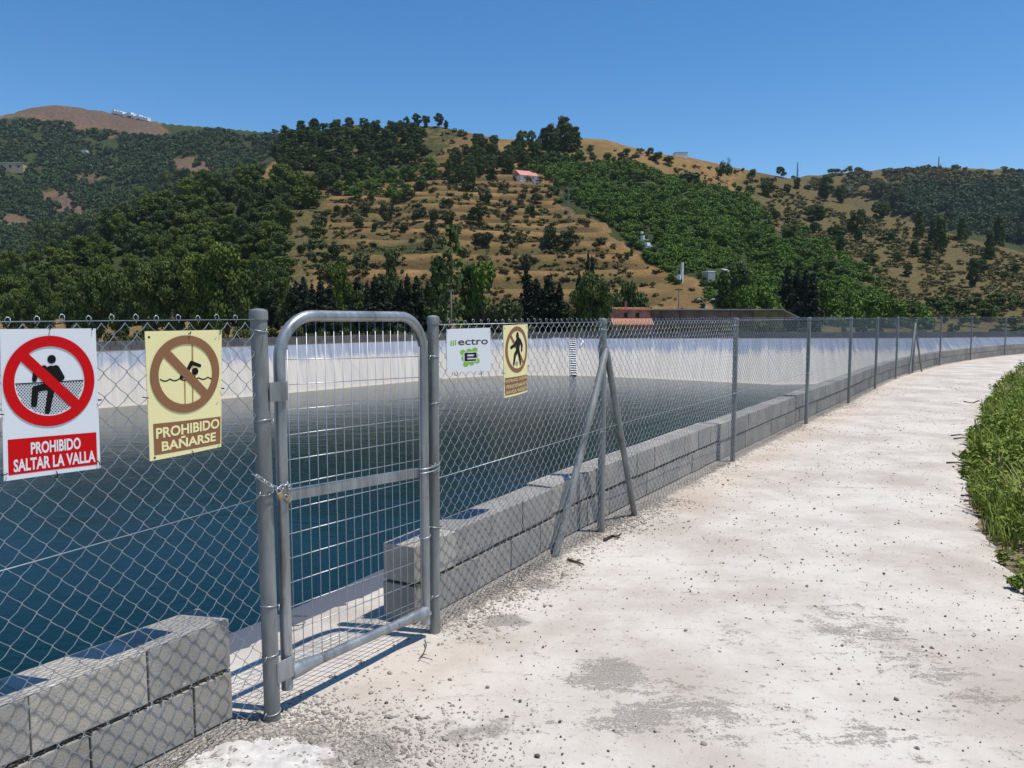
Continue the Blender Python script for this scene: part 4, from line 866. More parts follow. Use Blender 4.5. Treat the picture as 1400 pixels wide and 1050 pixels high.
me = np_mesh('hills', np.stack([XX, YY, ZZ], -1).reshape(-1, 3), Fq, M['hill'], True, {'green': gmask.ravel(), 'rock': rmask.ravel(), 'terr': tmask.ravel(), 'olive': olv.ravel(), 'steep': 1 - BAND.ravel()})
tag(link_mesh('hills', me), kind='structure')
def hits(px, py, lo=100, hi=1240, n=900, layer=None):
    """ground points seen at picture positions (nan where only sky)"""
    px = np.atleast_1d(np.asarray(px, float)); py = np.atleast_1d(np.asarray(py, float)); dx = (px - 700) / F; dz = -(py - 525) / F
    r0, r1, r2 = dx, cp + dz * sp_, -sp_ + dz * cp; Yv = np.concatenate([np.linspace(lo, 520, int(n * .7)), np.linspace(521, hi, int(n * .3))]); out = np.full((len(px), 3), np.nan)
    for s0 in range(0, len(px), 400):
        sl_ = slice(s0, s0 + 400); q = (r0 / r1)[sl_]; s_ = (r2 / r1)[sl_]; z, w = terr(q[:, None], Yv[None]); ab = z >= CAMH + s_[:, None] * Yv[None]
        if layer is not None: ab &= (w == layer)
        ok = ab.any(1); i = ab.argmax(1); Yh = Yv[i]; zz = z[np.arange(len(q)), i]
        o = np.stack([q * Yh, Yh, zz], -1); o[~ok] = np.nan; out[sl_] = o
    return out

# ---------------------------------------------------------------- foliage
def leaf_cloud(cl, leaf, per_area, rng, up=0.25, jit=0.75, shell=(0.55, 1.15), asp=0.7):
    """cl: list of (centre, radius xyz); leaf-sized faces over the clumps' volume, facing roughly outwards"""
    Cs, Rs = np.array([c for c, _ in cl], float), np.array([r if hasattr(r, '__len__') else (r, r, r) for _, r in cl], float)
    ar = 4 * np.pi * ((Rs[:, 0] * Rs[:, 1]) ** 1.6 / 3 + 2 * (Rs[:, 0] * Rs[:, 2]) ** 1.6 / 3) ** (1 / 1.6); cnt = np.maximum(8, (ar / (leaf * leaf) * per_area)).astype(int)
    ci = np.repeat(np.arange(len(cl)), cnt); m = len(ci); d = rng.standard_normal((m, 3)); d[:, 2] += up; d /= np.linalg.norm(d, axis=1, keepdims=True)
    P = Cs[ci] + d * Rs[ci] * rng.uniform(*shell, (m, 1)); nr = d / np.maximum(Rs[ci], 1e-3) * Rs[ci].mean(1, keepdims=True) + jit * rng.standard_normal((m, 3)); nr /= np.linalg.norm(nr, axis=1, keepdims=True)
    t = np.cross(nr, rng.standard_normal((m, 3))); t /= np.linalg.norm(t, axis=1, keepdims=True); b = np.cross(nr, t); s = leaf * rng.uniform(0.6, 1.35, (m, 1))
    V = np.stack([P - t * s, P - b * s * asp, P + t * s * 0.9, P + b * s * asp], 1); rr = np.clip(rng.random(m) * 0.6 + rng.random(len(cl))[ci] * 0.4, 0, 1)
    return V.reshape(-1, 3), np.arange(4 * m).reshape(m, 4), np.repeat(rr, 4)
def crown_mesh(name, cl, leaf, dens, mat, seed, **kw):
    V, Fq, r = leaf_cloud(cl, leaf, dens, np.random.default_rng(seed), **kw); return np_mesh(name, V, Fq, mat, False, {'rnd': r})
def limbs(name, segs):
    mb = MB()
    for path, r in segs: mb.tube(path, r, 7)
    me = bpy.data.meshes.new(name); me.from_pydata(mb.v, [], mb.f); me.polygons.foreach_set('use_smooth', np.ones(len(me.polygons), bool)); me.materials.append(M['bark']); return me
# every tree mesh is about 1 m high and 1 m wide at scale 1
def pine_kind(seed, mat='pine', n=44, leaf=0.026, tall=1.0, dens=0.85):
    r = np.random.default_rng(seed); cl = []; seg = [([(0, 0, -.03), (.01, 0, .35), (-.01, .01, .7), (0, 0, .9)], [.028, .022, .014, .004])]
    for i in range(n):
        z = 0.13 + 0.79 * (i + r.random()) / n; w = 0.46 * math.sin(math.pi * min(1, max(0.02, (1.04 - z) / 0.95)) ** 0.8) ** 0.7; a = r.uniform(0, 6.28) ; d = w * r.uniform(0.25, 0.85)
        p = (d * math.cos(a), d * math.sin(a), z); rad_ = r.uniform(0.07, 0.14); cl.append((p, (rad_ * 1.15, rad_ * 1.15, rad_ * 0.8)))
        if i % 2 == 0: seg.append(([(0, 0, z - .14), (p[0] * .6, p[1] * .6, z - .05), p], [.011, .007, .003]))
    cl.append(((0, 0, .93), .085)); return crown_mesh('crown', cl, leaf, dens, M[mat], seed), limbs('trunk', seg)
def round_kind(seed, mat='olive', n=19, leaf=0.05, flat=0.85, dens=0.8, skirt=0.25):
    r = np.random.default_rng(seed); cl = []; seg = [([(0, 0, -.05), (.02, .01, .25), (0, 0, .5)], [.04, .03, .012])]
    for i in range(n):
        a = r.uniform(0, 6.28); z = skirt + (0.82 - skirt) * r.random(); w = 0.36 * math.sqrt(max(0.05, 1 - ((z - .45) / .5) ** 2)); d = w * r.uniform(.3, 1)
        p = (d * math.cos(a), d * math.sin(a), z * flat); rad_ = r.uniform(.10, .19); cl.append((p, (rad_, rad_, rad_ * .85)))
        if i % 3 == 0: seg.append(([(0, 0, .2), (p[0] * .5, p[1] * .5, z * flat * .8), p], [.02, .012, .004]))
    return crown_mesh('crown', cl, leaf, dens, M[mat], seed), limbs('trunk', seg)
def cypress_kind(seed, mat='cypress', w=0.11, leaf=0.028, n=26):
    r = np.random.default_rng(seed); cl = []
    for i in range(n):
        z = 0.04 + 0.92 * i / (n - 1); ww = w * (1 - abs(z - .35) ** 1.7 * 1.7) * (0.85 + .3 * r.random()); ww = max(.015, ww); a = r.uniform(0, 6.28); o = ww * .35
        cl.append(((o * math.cos(a), o * math.sin(a), z), (ww, ww, .055)))
    return crown_mesh('crown', cl, leaf, 0.8, M[mat], seed, up=.1), limbs('trunk', [([(0, 0, -.03), (0, 0, .3), (0, 0, .9)], [.018, .014, .003])])
def conifer_kind(seed, mat='dark_pine', leaf=0.034, sparse=False):
    r = np.random.default_rng(seed); cl = []; seg = [([(0, 0, -.03), (0, 0, .5), (0, 0, .97)], [.024, .016, .003])]
    for i in range(34 if not sparse else 22):
        z = (0.10 if not sparse else .2) + 0.86 * (i + r.random()) / (34 if not sparse else 22); z = min(z, .97); w = .27 * (1 - z) ** 0.75 + .03; a = i * 2.4 + r.uniform(-.4, .4); d = w * r.uniform(.45, 1.0)
        p = (d * math.cos(a), d * math.sin(a), z - .03); s_ = r.uniform(.06, .11) * (1.1 if not sparse else .85); cl.append((p, (s_ * 1.15, s_ * 1.15, s_ * .6))); seg.append(([(0, 0, z), p], [.007, .002]))
    return crown_mesh('crown', cl, leaf, .8 if not sparse else .55, M[mat], seed), limbs('trunk', seg)
KIND = {'pine': [pine_kind(i + 1) for i in range(5)], 'dark_pine': [pine_kind(i + 20, 'dark_pine', 36) for i in range(4)], 'olive': [round_kind(i + 40) for i in range(5)], 'darkbush': [round_kind(i + 50, 'dark_pine', 12, .05, .9) for i in range(4)],
        'cypress': [cypress_kind(i + 60, w=.10 + .015 * i) for i in range(3)], 'conifer': [conifer_kind(i + 70) for i in range(3)], 'sparse': [conifer_kind(80, sparse=True)], 'leafy': [round_kind(i + 90, 'orchard', 16, .035, 1.0, .8, .15) for i in range(3)],
        'shrub': [round_kind(i + 100, 'shrub', 12, .035, .8, .8, .02) for i in range(5)]}
CNT = {}
def plant(kind, p, w, h, name, label, cat, group=None, parts=True, var=None, rz=None):
    ks = KIND[kind]; v = ks[(CNT.get(kind, 0) if var is None else var) % len(ks)]; CNT[kind] = CNT.get(kind, 0) + 1; rz = random.uniform(0, 6.28) if rz is None else rz
    if parts:
        t = thing(name, label, cat, p, group); t.rotation_euler = (0, 0, rz); t.scale = (w, w, h)
        link_mesh('crown', v[0], t); link_mesh('trunk', v[1], t)
    else:
        t = link_mesh(name, v[0], None, tuple(map(float, p))); t.rotation_euler = (0, 0, rz); t.scale = (w, w, h); tag(t, label, cat, group)
    return t
def size_px(p, wpx, hpx): d = p[1] / F * 1.0; return wpx * d, hpx * d
def grow(kind, specs, name, label, cat, group, parts=False, sink=0.06, wf=1.0, hf=1.0, layer=None):
    """specs: (px, py base, width px, height px)"""
    P = hits([s[0] for s in specs], [s[1] for s in specs], layer=layer)
    for s, p in zip(specs, P):
        if np.isnan(p[0]): continue
        w, hh = size_px(p, s[2], s[3]); p = p.copy(); p[2] -= sink * hh
        plant(kind, p, w * wf, hh * hf * 1.06, name, label, cat, group, parts)
def scatter(poly, n, mind, rng, tries=60):
    pts = np.array(poly, float); lo, hi = pts.min(0), pts.max(0); out = []
    for _ in range(n * tries):
        q = rng.uniform(lo, hi)
        if not poly_mask(poly, q[0], q[1]): continue
        if all((q[0] - o[0]) ** 2 + ((q[1] - o[1]) * 1.3) ** 2 > mind ** 2 for o in out): out.append(q)
        if len(out) >= n: break
    return np.array(out)
rg = np.random.default_rng(11)
# scattered olives and bushes on the terraces
OLV = [(461, 294, 16, 14), (476, 294, 16, 15), (500, 294, 18, 20), (530, 304, 24, 32), (490, 316, 18, 27), (512, 316, 12, 15), (552, 316, 18, 14), (573, 304, 24, 26), (592, 304, 18, 20), (610, 290, 24, 22), (612, 308, 26, 26), (590, 320, 20, 22), (557, 272, 22, 18), (495, 369, 30, 24), (533, 365, 22, 30), (586, 341, 16, 18), (458, 354, 20, 25), (575, 262, 26, 26),
       (662, 279, 22, 23), (652, 307, 36, 28), (660, 338, 34, 24), (690, 332, 16, 17), (708, 332, 18, 12), (752, 340, 32, 36), (774, 341, 30, 32), (719, 369, 24, 28), (726, 296, 22, 18), (733, 278, 20, 16), (818, 335, 16, 11), (634, 352, 14, 12), (640, 262, 30, 18), (620, 252, 22, 16), (700, 290, 18, 12), (690, 262, 18, 14)]
grow('olive', OLV, 'olive_tree', 'round grey green tree dotted over the dry terraced hillside', 'tree', 'olive trees on the terraces')
grow('darkbush', [(432, 332, 32, 28), (430, 348, 34, 28), (424, 364, 24, 22), (445, 358, 24, 16), (470, 366, 26, 18), (445, 378, 34, 26), (458, 388, 26, 24), (412, 350, 20, 18), (438, 312, 26, 20), (420, 322, 20, 16)], 'dark_bush', 'dark rounded bush on the left shoulder of the terraced hill', 'bush', 'dark bushes on the hill shoulder')
# woods round the terraces' upper rim
up = scatter([(620, 215), (650, 205), (700, 212), (740, 218), (735, 232), (700, 242), (640, 252), (610, 250)], 26, 10, rg)
grow('dark_pine', [(x, y, rg.uniform(16, 24), rg.uniform(18, 26)) for x, y in up], 'dark_tree', 'dark bushy tree in the belt above the terraces near the pink roofed house', 'tree', 'belt of dark trees above the terraces')
lf = scatter([(455, 262), (500, 245), (560, 240), (590, 228), (600, 240), (560, 262), (545, 276), (470, 276)], 22, 10, rg)
grow('leafy', [(x, y, rg.uniform(18, 26), rg.uniform(13, 19)) for x, y in lf], 'leafy_bush', 'bright green leafy bush in the strip above the upper terraces', 'bush', 'green strip above the terraces')
# ridge pines
rp = scatter([(380, 196), (420, 184), (470, 176), (530, 182), (580, 186), (590, 215), (540, 232), (480, 250), (430, 262), (385, 256), (372, 225)], 84, 10, rg)
rp = rp[np.argsort(rp[:, 1])]
grow('dark_pine', [(x, y, rg.uniform(18, 26), rg.uniform(13, 20)) for x, y in rp if y > 228 or (x * 7 + y) % 3 < 1.6], 'pine_tree', 'dark broad pine in the wood under the middle hilltop', 'tree', 'broad pines under the middle hilltop')
grow('conifer', [(x, y, rg.uniform(26, 38), rg.uniform(17, 25)) for x, y in rp if not (y > 228 or (x * 7 + y) % 3 < 1.6)], 'pine_tree', 'pointed dark green pine in the wood under the middle hilltop', 'tree', 'pointed pines under the middle hilltop')
grow('dark_pine', [(400, 190, 12, 10), (425, 184, 14, 10), (443, 180, 14, 11), (461, 176, 14, 12), (478, 173, 15, 12), (497, 173, 14, 11), (515, 177, 14, 12), (534, 179, 12, 13), (548, 177, 10, 12), (570, 175, 16, 18), (582, 174, 13, 15), (600, 173, 16, 17), (610, 176, 9, 11), (556, 178, 12, 18)], 'pine_tree', 'pine standing on the skyline of the middle hill', 'tree', 'pines on the middle skyline')
grow('pine', [(712, 212, 26, 32), (726, 206, 16, 26), (736, 208, 12, 18)], 'pine_tree', 'pine in the small clump left of the tallest skyline clump', 'tree', 'small skyline clump of pines')
grow('conifer', [(743, 204, 28, 28), (752, 204, 34, 34), (762, 206, 32, 30), (770, 204, 42, 44), (777, 206, 34, 36), (786, 206, 34, 32), (758, 208, 30, 26), (780, 208, 30, 26)], 'pine_tree', 'tall dark pine in the tallest clump on the skyline', 'tree', 'tallest skyline clump of pines')
grow('darkbush', [(745, 226, 16, 16), (760, 224, 22, 20), (775, 228, 18, 18), (790, 222, 18, 18), (812, 224, 20, 18), (830, 222, 16, 15), (850, 222, 16, 15), (868, 220, 14, 14), (808, 210, 12, 13), (856, 214, 14, 13), (888, 214, 14, 14), (876, 210, 12, 10), (896, 222, 26, 16), (915, 226, 22, 14), (735, 224, 14, 12), (905, 209, 10, 7), (914, 210, 13, 11), (933, 212, 13, 9), (966, 219, 13, 10), (886, 205, 8, 5)], 'dark_tree', 'dark round tree along the crest right of the tallest pine clump', 'tree', 'round trees along the crest')
grow('darkbush', [(988, 248, 24, 34), (998, 240, 18, 18), (903, 258, 18, 15), (870, 250, 30, 12), (902, 262, 14, 9), (868, 238, 12, 10), (940, 254, 40, 20), (950, 248, 22, 14), (1006, 238, 10, 8), (1027, 247, 16, 18), (1048, 249, 10, 7), (1068, 243, 17, 18), (1085, 245, 8, 6), (1015, 235, 8, 6)], 'dark_tree', 'dark round tree on the tan upper slope right of the crest', 'tree', 'round trees on the upper right slope')
# orchard valley: one mass of small crowns
def _spots(poly, n, mind, r, layer, seed, avoid, thin):
    pts = scatter(poly, n, mind, r, 30); pts = pts + 8 * (np.stack([vnoise(pts[:, 0] / 22, pts[:, 1] / 22, 3, 2), vnoise(pts[:, 0] / 22, pts[:, 1] / 22, 4, 2)], -1) - .5) * 2
    keep = vnoise(pts[:, 0] / 26, pts[:, 1] / 18, seed + 70, 3) > thin
    for av in avoid: keep &= ~(poly_mask(av, pts[:, 0], pts[:, 1] - 2) & (vnoise(pts[:, 0] / 9, pts[:, 1] / 6, 95, 2) > .4))
    pts = pts[keep]; P = hits(pts[:, 0], pts[:, 1], layer=layer); P = P[~np.isnan(P[:, 0])]
    return P
def mass(name, poly, n, mind, wpx, hpx, mat, leaf, clumps, dens, layer=None, sy=1.0, seed=5, avoid=(), thin=0.0, at=None):
    r = np.random.default_rng(seed)
    if at is None: P = _spots(poly, n, mind, r, layer, seed, avoid, thin)
    else: P = at
    VV, FF, RR_, b = [], [], [], 0
    for p in P:
        d = p[1] / F; w = r.uniform(*wpx) * d; hh = r.uniform(*hpx) * d; cl = []
        for _ in range(clumps):
            a = r.uniform(0, 6.28); q = w * .3 * r.random() ** .5; cl.append(((p[0] + q * math.cos(a), p[1] + q * math.sin(a), p[2] + hh * r.uniform(.25, .75)), (w * r.uniform(.2, .34), w * r.uniform(.2, .34), hh * r.uniform(.2, .34))))
        V, Fq, rr = leaf_cloud(cl, leaf * w, dens, r); VV.append(V); FF.append(Fq + b); RR_.append(np.clip(rr * .6 + r.random() * .4, 0, 1)); b += len(V)
    o = link_mesh(name, np_mesh(name, np.concatenate(VV), np.concatenate(FF), M[mat], False, {'rnd': np.concatenate(RR_)})); return tag(o, kind='stuff')
mass('orchard_wood', GREEN, 1900, 3.7, (8, 16), (6, 12), 'orchard', .085, 5, .75, 0, thin=.33, avoid=([(866, 300), (892, 300), (900, 350), (868, 350)], [(922, 356), (944, 356), (944, 392), (922, 392)], [(960, 365), (1012, 365), (1012, 395), (960, 395)]))
mass('far_woodland', [(-60, 200), (0, 172), (60, 172), (130, 178), (200, 190), (300, 182), (380, 190), (395, 230), (330, 250), (240, 262), (150, 310), (60, 345), (-60, 395)], 2700, 3.4, (6, 11), (5, 8), 'far_wood', .12, 4, .75, 1, seed=6, avoid=BARE, thin=.3)
mass('far_woodland', [(1235, 300), (1200, 285), (1215, 262), (1260, 250), (1330, 262), (1400, 240), (1470, 245), (1470, 340), (1380, 332), (1300, 312)], 620, 4.6, (8, 15), (7, 12), 'far_wood', .10, 5, .75, 2, seed=7)
# scrub: low bushes by the hundred over the dry slopes
mass('scrub', [(1010, 262), (1080, 262), (1140, 290), (1230, 305), (1400, 352), (1480, 360), (1480, 445), (1230, 440), (1190, 385), (1120, 335), (1060, 318), (1030, 285)], 1700, 3.4, (4, 13), (2, 6), 'scrub', .12, 4, .7, 0, seed=8, thin=.40)
mass('scrub', [(430, 250), (560, 215), (600, 180), (690, 192), (830, 196), (960, 225), (1000, 250), (960, 252), (880, 235), (760, 262), (850, 340), (960, 405), (960, 435), (420, 435), (450, 330)], 1500, 3.6, (4, 11), (2.0, 4.5), 'scrub', .13, 4, .65, 0, seed=9, thin=.47)
mass('scrub', TERR, 300, 7, (7, 16), (4, 8), 'scrub', .10, 5, .65, 0, seed=19, thin=.42)
mass('scrub', [(1000, 255), (1100, 243), (1200, 234), (1400, 236), (1400, 262), (1270, 255), (1220, 268), (1150, 272), (1080, 250)], 520, 4, (6, 14), (3, 8), 'scrub', .11, 4, .7, None, seed=10, thin=.42)
mass('scrub', [(335, 300), (440, 276), (455, 330), (430, 380), (405, 435), (335, 435), (355, 380)], 110, 7, (5, 12), (3, 7), 'scrub', .11, 4, .6, 0, seed=12, thin=.4)
# brush growing along the feet of the terrace banks
bi = np.argwhere((BAND < 0.15) & (tmask > 0.5)); bi = bi[np.random.default_rng(31).permutation(len(bi))[:1500]]; BP = np.stack([XX[bi[:, 0], bi[:, 1]], YY[bi[:, 0], bi[:, 1]], ZZ[bi[:, 0], bi[:, 1]] - .15], -1)
BP = BP[vnoise(BP[:, 0] / 14, BP[:, 1] / 14, 93, 3) > .44]
mass('terrace_brush', None, 0, 0, (4, 12), (2, 4.5), 'scrub', .12, 4, .65, seed=32, at=BP)
mass('orchard_edge', [(735, 200), (800, 214), (900, 232), (1000, 252), (1060, 285), (1130, 322), (1200, 370), (1270, 440), (980, 440), (930, 400), (890, 380), (840, 340), (780, 295), (745, 262), (710, 232)], 700, 5, (7, 16), (5, 11), 'orchard', .09, 5, .7, 0, seed=41, thin=.5)
# bigger dark trees standing in the orchard valley
ot = scatter([(760, 235), (880, 262), (1000, 300), (1060, 340), (1130, 360), (1190, 410), (1010, 420), (960, 370), (880, 330), (800, 280)], 34, 20, rg)
grow('leafy', [(x, y, rg.uniform(18, 34), rg.uniform(14, 24)) for x, y in ot], 'leafy_tree', 'larger rounded green tree standing among the small orchard crowns', 'tree', 'larger trees in the orchard valley')
od = scatter([(1000, 330), (1100, 340), (1170, 390), (1190, 425), (1080, 425), (990, 400)], 14, 22, rg)
grow('darkbush', [(x, y, rg.uniform(20, 32), rg.uniform(14, 22)) for x, y in od], 'dark_tree', 'dark rounded tree in the lower right part of the green valley', 'tree', 'dark trees in the lower green valley')
# left pine wood
pw = scatter(PINES, 165, 12.5, rg); pw = pw[np.argsort(pw[:, 1])]
pwl = [(x, y + 9, rg.uniform(22, 46), rg.uniform(24, 46), vnoise(np.array([x / 60]), np.array([y / 40]), 91, 2)[0] + rg.uniform(-.2, .2)) for x, y in pw if not (148 < x < 172 and 335 < y < 385)]
grow('pine', [s[:4] for s in pwl if s[4] > .36], 'pine_tree', 'bushy light green pine in the wood on the left lower slope', 'tree', 'light pines of the left lower slope', True)
grow('dark_pine', [s[:4] for s in pwl if s[4] <= .36], 'pine_tree', 'darker green pine in the wood on the left lower slope', 'tree', 'dark pines of the left lower slope', True)
# right hill trees
RT = [(1047, 268, 26, 20), (1024, 262, 12, 8), (1010, 262, 12, 8), (1077, 264, 12, 12), (1090, 258, 14, 14), (1112, 304, 40, 22), (1112, 318, 18, 14), (1128, 274, 26, 32), (1150, 278, 18, 24), (1202, 301, 28, 22), (1225, 278, 24, 22), (1200, 272, 24, 22), (1173, 330, 30, 42), (1150, 347, 20, 24), (1145, 325, 30, 16), (1215, 332, 24, 14), (1330, 392, 26, 38), (1342, 377, 22, 22), (1388, 374, 14, 14), (1372, 382, 12, 11), (1240, 378, 18, 16), (1225, 360, 16, 14), (1190, 362, 26, 16), (1060, 300, 16, 12), (1080, 330, 30, 20)]
grow('dark_pine', RT, 'dark_tree', 'dark bushy tree scattered on the brown right hillside', 'tree', 'dark trees on the right hillside')
grow('conifer', [(1256, 326, 26, 38), (1285, 346, 34, 48), (1275, 334, 22, 36), (1315, 329, 26, 32), (1365, 336, 28, 40), (1352, 354, 26, 38), (1395, 332, 24, 24), (1250, 350, 24, 22), (1268, 356, 26, 20), (1400, 312, 24, 30)], 'pine_tree', 'tall dark pine in the row across the right hillside', 'tree', 'tall pines across the right hillside')
# flat ground behind the rim ------------------------------------------------
def onflat(px, Y, dz=0.0): r = ray(px, 445); return np.array([r[0] / r[1] * Y, Y, (-2.85 if Y >= 100 else ground_z(r[0] / r[1] * Y, Y)) + dz])
def flat_tree(kind, px, Y, wpx, ytop, name, label, cat, group=None, var=None):
    p = onflat(px, Y); ztop = AT(px, ytop, Y)[2]; return plant(kind, p, wpx * Y / F, (ztop - p[2]) * 1.03, name, label, cat, group, True, var)
for i, (px, yt, w) in enumerate([(398, 395, 60), (406, 388, 60), (416, 383, 66), (428, 392, 60), (440, 386, 70), (452, 392, 62), (465, 388, 66), (476, 392, 60), (491, 381, 70), (503, 388, 64), (514, 380, 66), (524, 384, 60), (548, 388, 66), (558, 379, 56), (570, 382, 62), (584, 390, 66), (598, 395, 60), (372, 392, 60)]):
    flat_tree('cypress', px, 112 + (i * 37 % 9), w * 1.25, yt, 'cypress_tree', 'dark narrow cypress in the hedge row across the reservoir behind the gate', 'tree', 'cypress hedge row behind the gate')
for i, (px, yt, w) in enumerate([(392, 404, 34), (410, 400, 36), (432, 402, 38), (446, 398, 34), (484, 400, 40), (508, 398, 36), (528, 396, 38), (552, 398, 36), (576, 394, 40), (592, 400, 36)]): flat_tree('dark_pine', px, 118, w, yt, 'dark_tree', 'dark rounded tree filling the gaps of the cypress hedge behind the gate', 'tree', 'rounded trees in the cypress hedge')
for px, yt, w in ((672, 408, 34), (714, 404, 34), (776, 402, 36), (648, 404, 36), (826, 400, 30)): flat_tree('olive' if px != 826 else 'dark_pine', px, 112, w, yt, 'leafy_tree', 'low rounded tree filling the belt between the feathery tree and the farmhouse', 'tree', 'low trees in the belt left of the farmhouse')
flat_tree('pine', 468, 118, 36, 362, 'pine_tree', 'dark bushy tree rising out of the left end of the cypress row', 'tree'); flat_tree('conifer', 535, 116, 40, 345, 'pine_tree', 'taller dark tree rising out of the middle of the cypress row', 'tree')
flat_tree('sparse', 617, 108, 96, 312, 'dead_conifer', 'tall half bare conifer towering behind the right gate post', 'tree')
flat_tree('conifer', 600, 112, 66, 352, 'pine_tree', 'dark conifer beside the tall half bare one', 'tree'); flat_tree('conifer', 640, 114, 60, 362, 'pine_tree', 'dark shaded conifer just right of the half bare one', 'tree')
flat_tree('leafy', 664, 112, 62, 356, 'leafy_tree', 'light green feathery tree above the white company board', 'tree'); flat_tree('olive', 700, 106, 46, 396, 'olive_tree', 'rounded grey green tree above the walking figure sign', 'tree'); flat_tree('olive', 684, 108, 40, 400, 'olive_tree', 'rounded tree between the feathery tree and the cypresses', 'tree')
for px, yt, w, lb in ((720, 371, 105, 'broad cypress first of the pair right of the feathery tree'), (733, 383, 80, 'smaller cypress leaning on the broad one'), (752, 378, 100, 'dark cypress second of the pair, tallest of the group by the palm'), (765, 390, 90, 'bright edged cypress right of the palm'), (741, 398, 80, 'low cypress behind the palm')): flat_tree('cypress', px, 110, w, yt, 'cypress_tree', lb, 'tree')
flat_tree('dark_pine', 808, 106, 62, 376, 'pine_tree', 'very dark broad conifer left of the pink farmhouse', 'tree'); flat_tree('conifer', 800, 108, 60, 384, 'pine_tree', 'dark conifer backing the broad one by the farmhouse', 'tree')
for px, yt, lb in ((803, 352, 'thin tall cypress tip beside the farmhouse, taller of two'), (809, 356, 'thin cypress tip beside the farmhouse, shorter of two'), (791, 374, 'thin cypress at the left of the dark conifer')): flat_tree('cypress', px, 109, 52, yt, 'cypress_tree', lb, 'tree', None, 0)
for px, yt, w in ((845, 380, 36), (862, 372, 38), (872, 388, 36)): flat_tree('darkbush', px, 136, w, yt, 'dark_bush', 'dark bushy tree on the slope behind the farmhouse', 'tree', 'trees behind the farmhouse')
flat_tree('conifer', 988, 142, 50, 372, 'pine_tree', 'dark shaded conifer left of the bright pine behind the long shed', 'tree'); flat_tree('dark_pine', 1008, 146, 40, 366, 'pine_tree', 'dark broad pine by the white house behind the long shed', 'tree')
flat_tree('leafy', 1045, 140, 64, 383, 'leafy_tree', 'bright yellow green round tree behind the long shed', 'tree'); flat_tree('leafy', 1018, 138, 44, 390, 'leafy_tree', 'smaller bright green tree left of the round bright one', 'tree')
for i, (px, yt) in enumerate(((1076, 366), (1088, 372), (1099, 370), (1110, 376))): flat_tree('cypress', px, 144, 78, yt, 'cypress_tree', 'dark cypress in the row of four right of the long shed', 'tree', 'four cypresses right of the shed')
for px, yt, w in ((1130, 385, 50), (1160, 392, 54), (1190, 402, 50), (1220, 410, 56), (1255, 412, 50), (1140, 408, 40)): flat_tree('leafy', px, 150, w, yt, 'leafy_tree', 'rounded green tree at the foot of the right slope', 'tree', 'green trees at the foot of the right slope')
for px, yt, w in ((60, 378, 40), (45, 395, 34), (20, 402, 40), (100, 392, 44)): flat_tree('dark_pine', px, 128, w, yt, 'dark_tree', 'very dark tree at the left edge above the climbing sign', 'tree', 'dark trees above the climbing sign')
for px, yt, w in ((130, 372, 56), (165, 378, 50), (205, 366, 60), (240, 360, 62), (275, 352, 66), (305, 340, 76), (340, 372, 56), (362, 360, 48)): flat_tree('dark_pine' if px not in (305, 275) else 'pine', px, 122, w, yt, 'pine_tree', 'dark pine at the foot of the left wood behind the no bathing sign', 'tree', 'foot of the left wood')
# shrubs behind the rim
for i in range(170):
    px = -60 + i * 8.9 + rg.uniform(-7, 7)
    if 826 < px < 900 and i % 3: continue
    Y = rg.uniform(64, 88) + (10 if px > 1100 else 0) - (12 if px < 250 else 0); yt = rg.uniform(432, 452); p = onflat(px, Y, .1); hh = AT(px, yt, Y)[2] - p[2]
    plant('shrub', p, rg.uniform(24, 40) * Y / F, max(.8, hh) * 1.05, 'shrub', 'green rounded shrub in the belt just beyond the far rim wall', 'shrub', 'shrubs beyond the far rim', False)
bk = scatter([(1215, 418), (1430, 410), (1440, 452), (1225, 452)], 34, 9, rg)
grow('darkbush', [(x, y, rg.uniform(20, 36), rg.uniform(14, 24)) for x, y in bk], 'dark_bush', 'dark bush at the foot of the far right slope just above the fence', 'bush', 'bushes at the foot of the right slope')
# palm
pt = thing('palm_tree', 'small pale palm with drooping fronds between the cypresses', 'tree', onflat(731, 104)); b = wloc(pt)
mb = MB(); mb.tube([b + [0, 0, -.1], b + [.05, 0, 1.0], b + [0, 0, 1.9]], [.2, .17, .14], 9); mb.build('trunk', M['bark'], pt, 'all')
V = []; Fq = []
for i in range(46):
    a = i * 2.4; el = rad(75 - i * 2.0); u = np.array([math.cos(a), math.sin(a), 0]); p0 = b + [0, 0, 1.9]; ln = random.uniform(1.1, 1.6); sd = np.array([-u[1], u[0], 0]); prev = None
    for j in range(6):
        t = j / 5; c_ = p0 + u * ln * t * math.cos(el * (1 - t * .5)) + np.array([0, 0, 1]) * ln * (math.sin(el) * t - .75 * t * t); w = .16 * math.sin(math.pi * min(.97, t * .9 + .08)); V += [c_ - sd * w, c_ + sd * w]
        if j: n0 = len(V); Fq.append((n0 - 4, n0 - 3, n0 - 1, n0 - 2))
KP = foliage('palm_fronds', (0.11, 0.15, 0.07), (0.22, 0.26, 0.15), (.2, .2, .1)); o = link_mesh('fronds', np_mesh('fronds', np.array(V) - b, np.array(Fq), KP, False, {'rnd': RNG.random(len(V))}), pt)

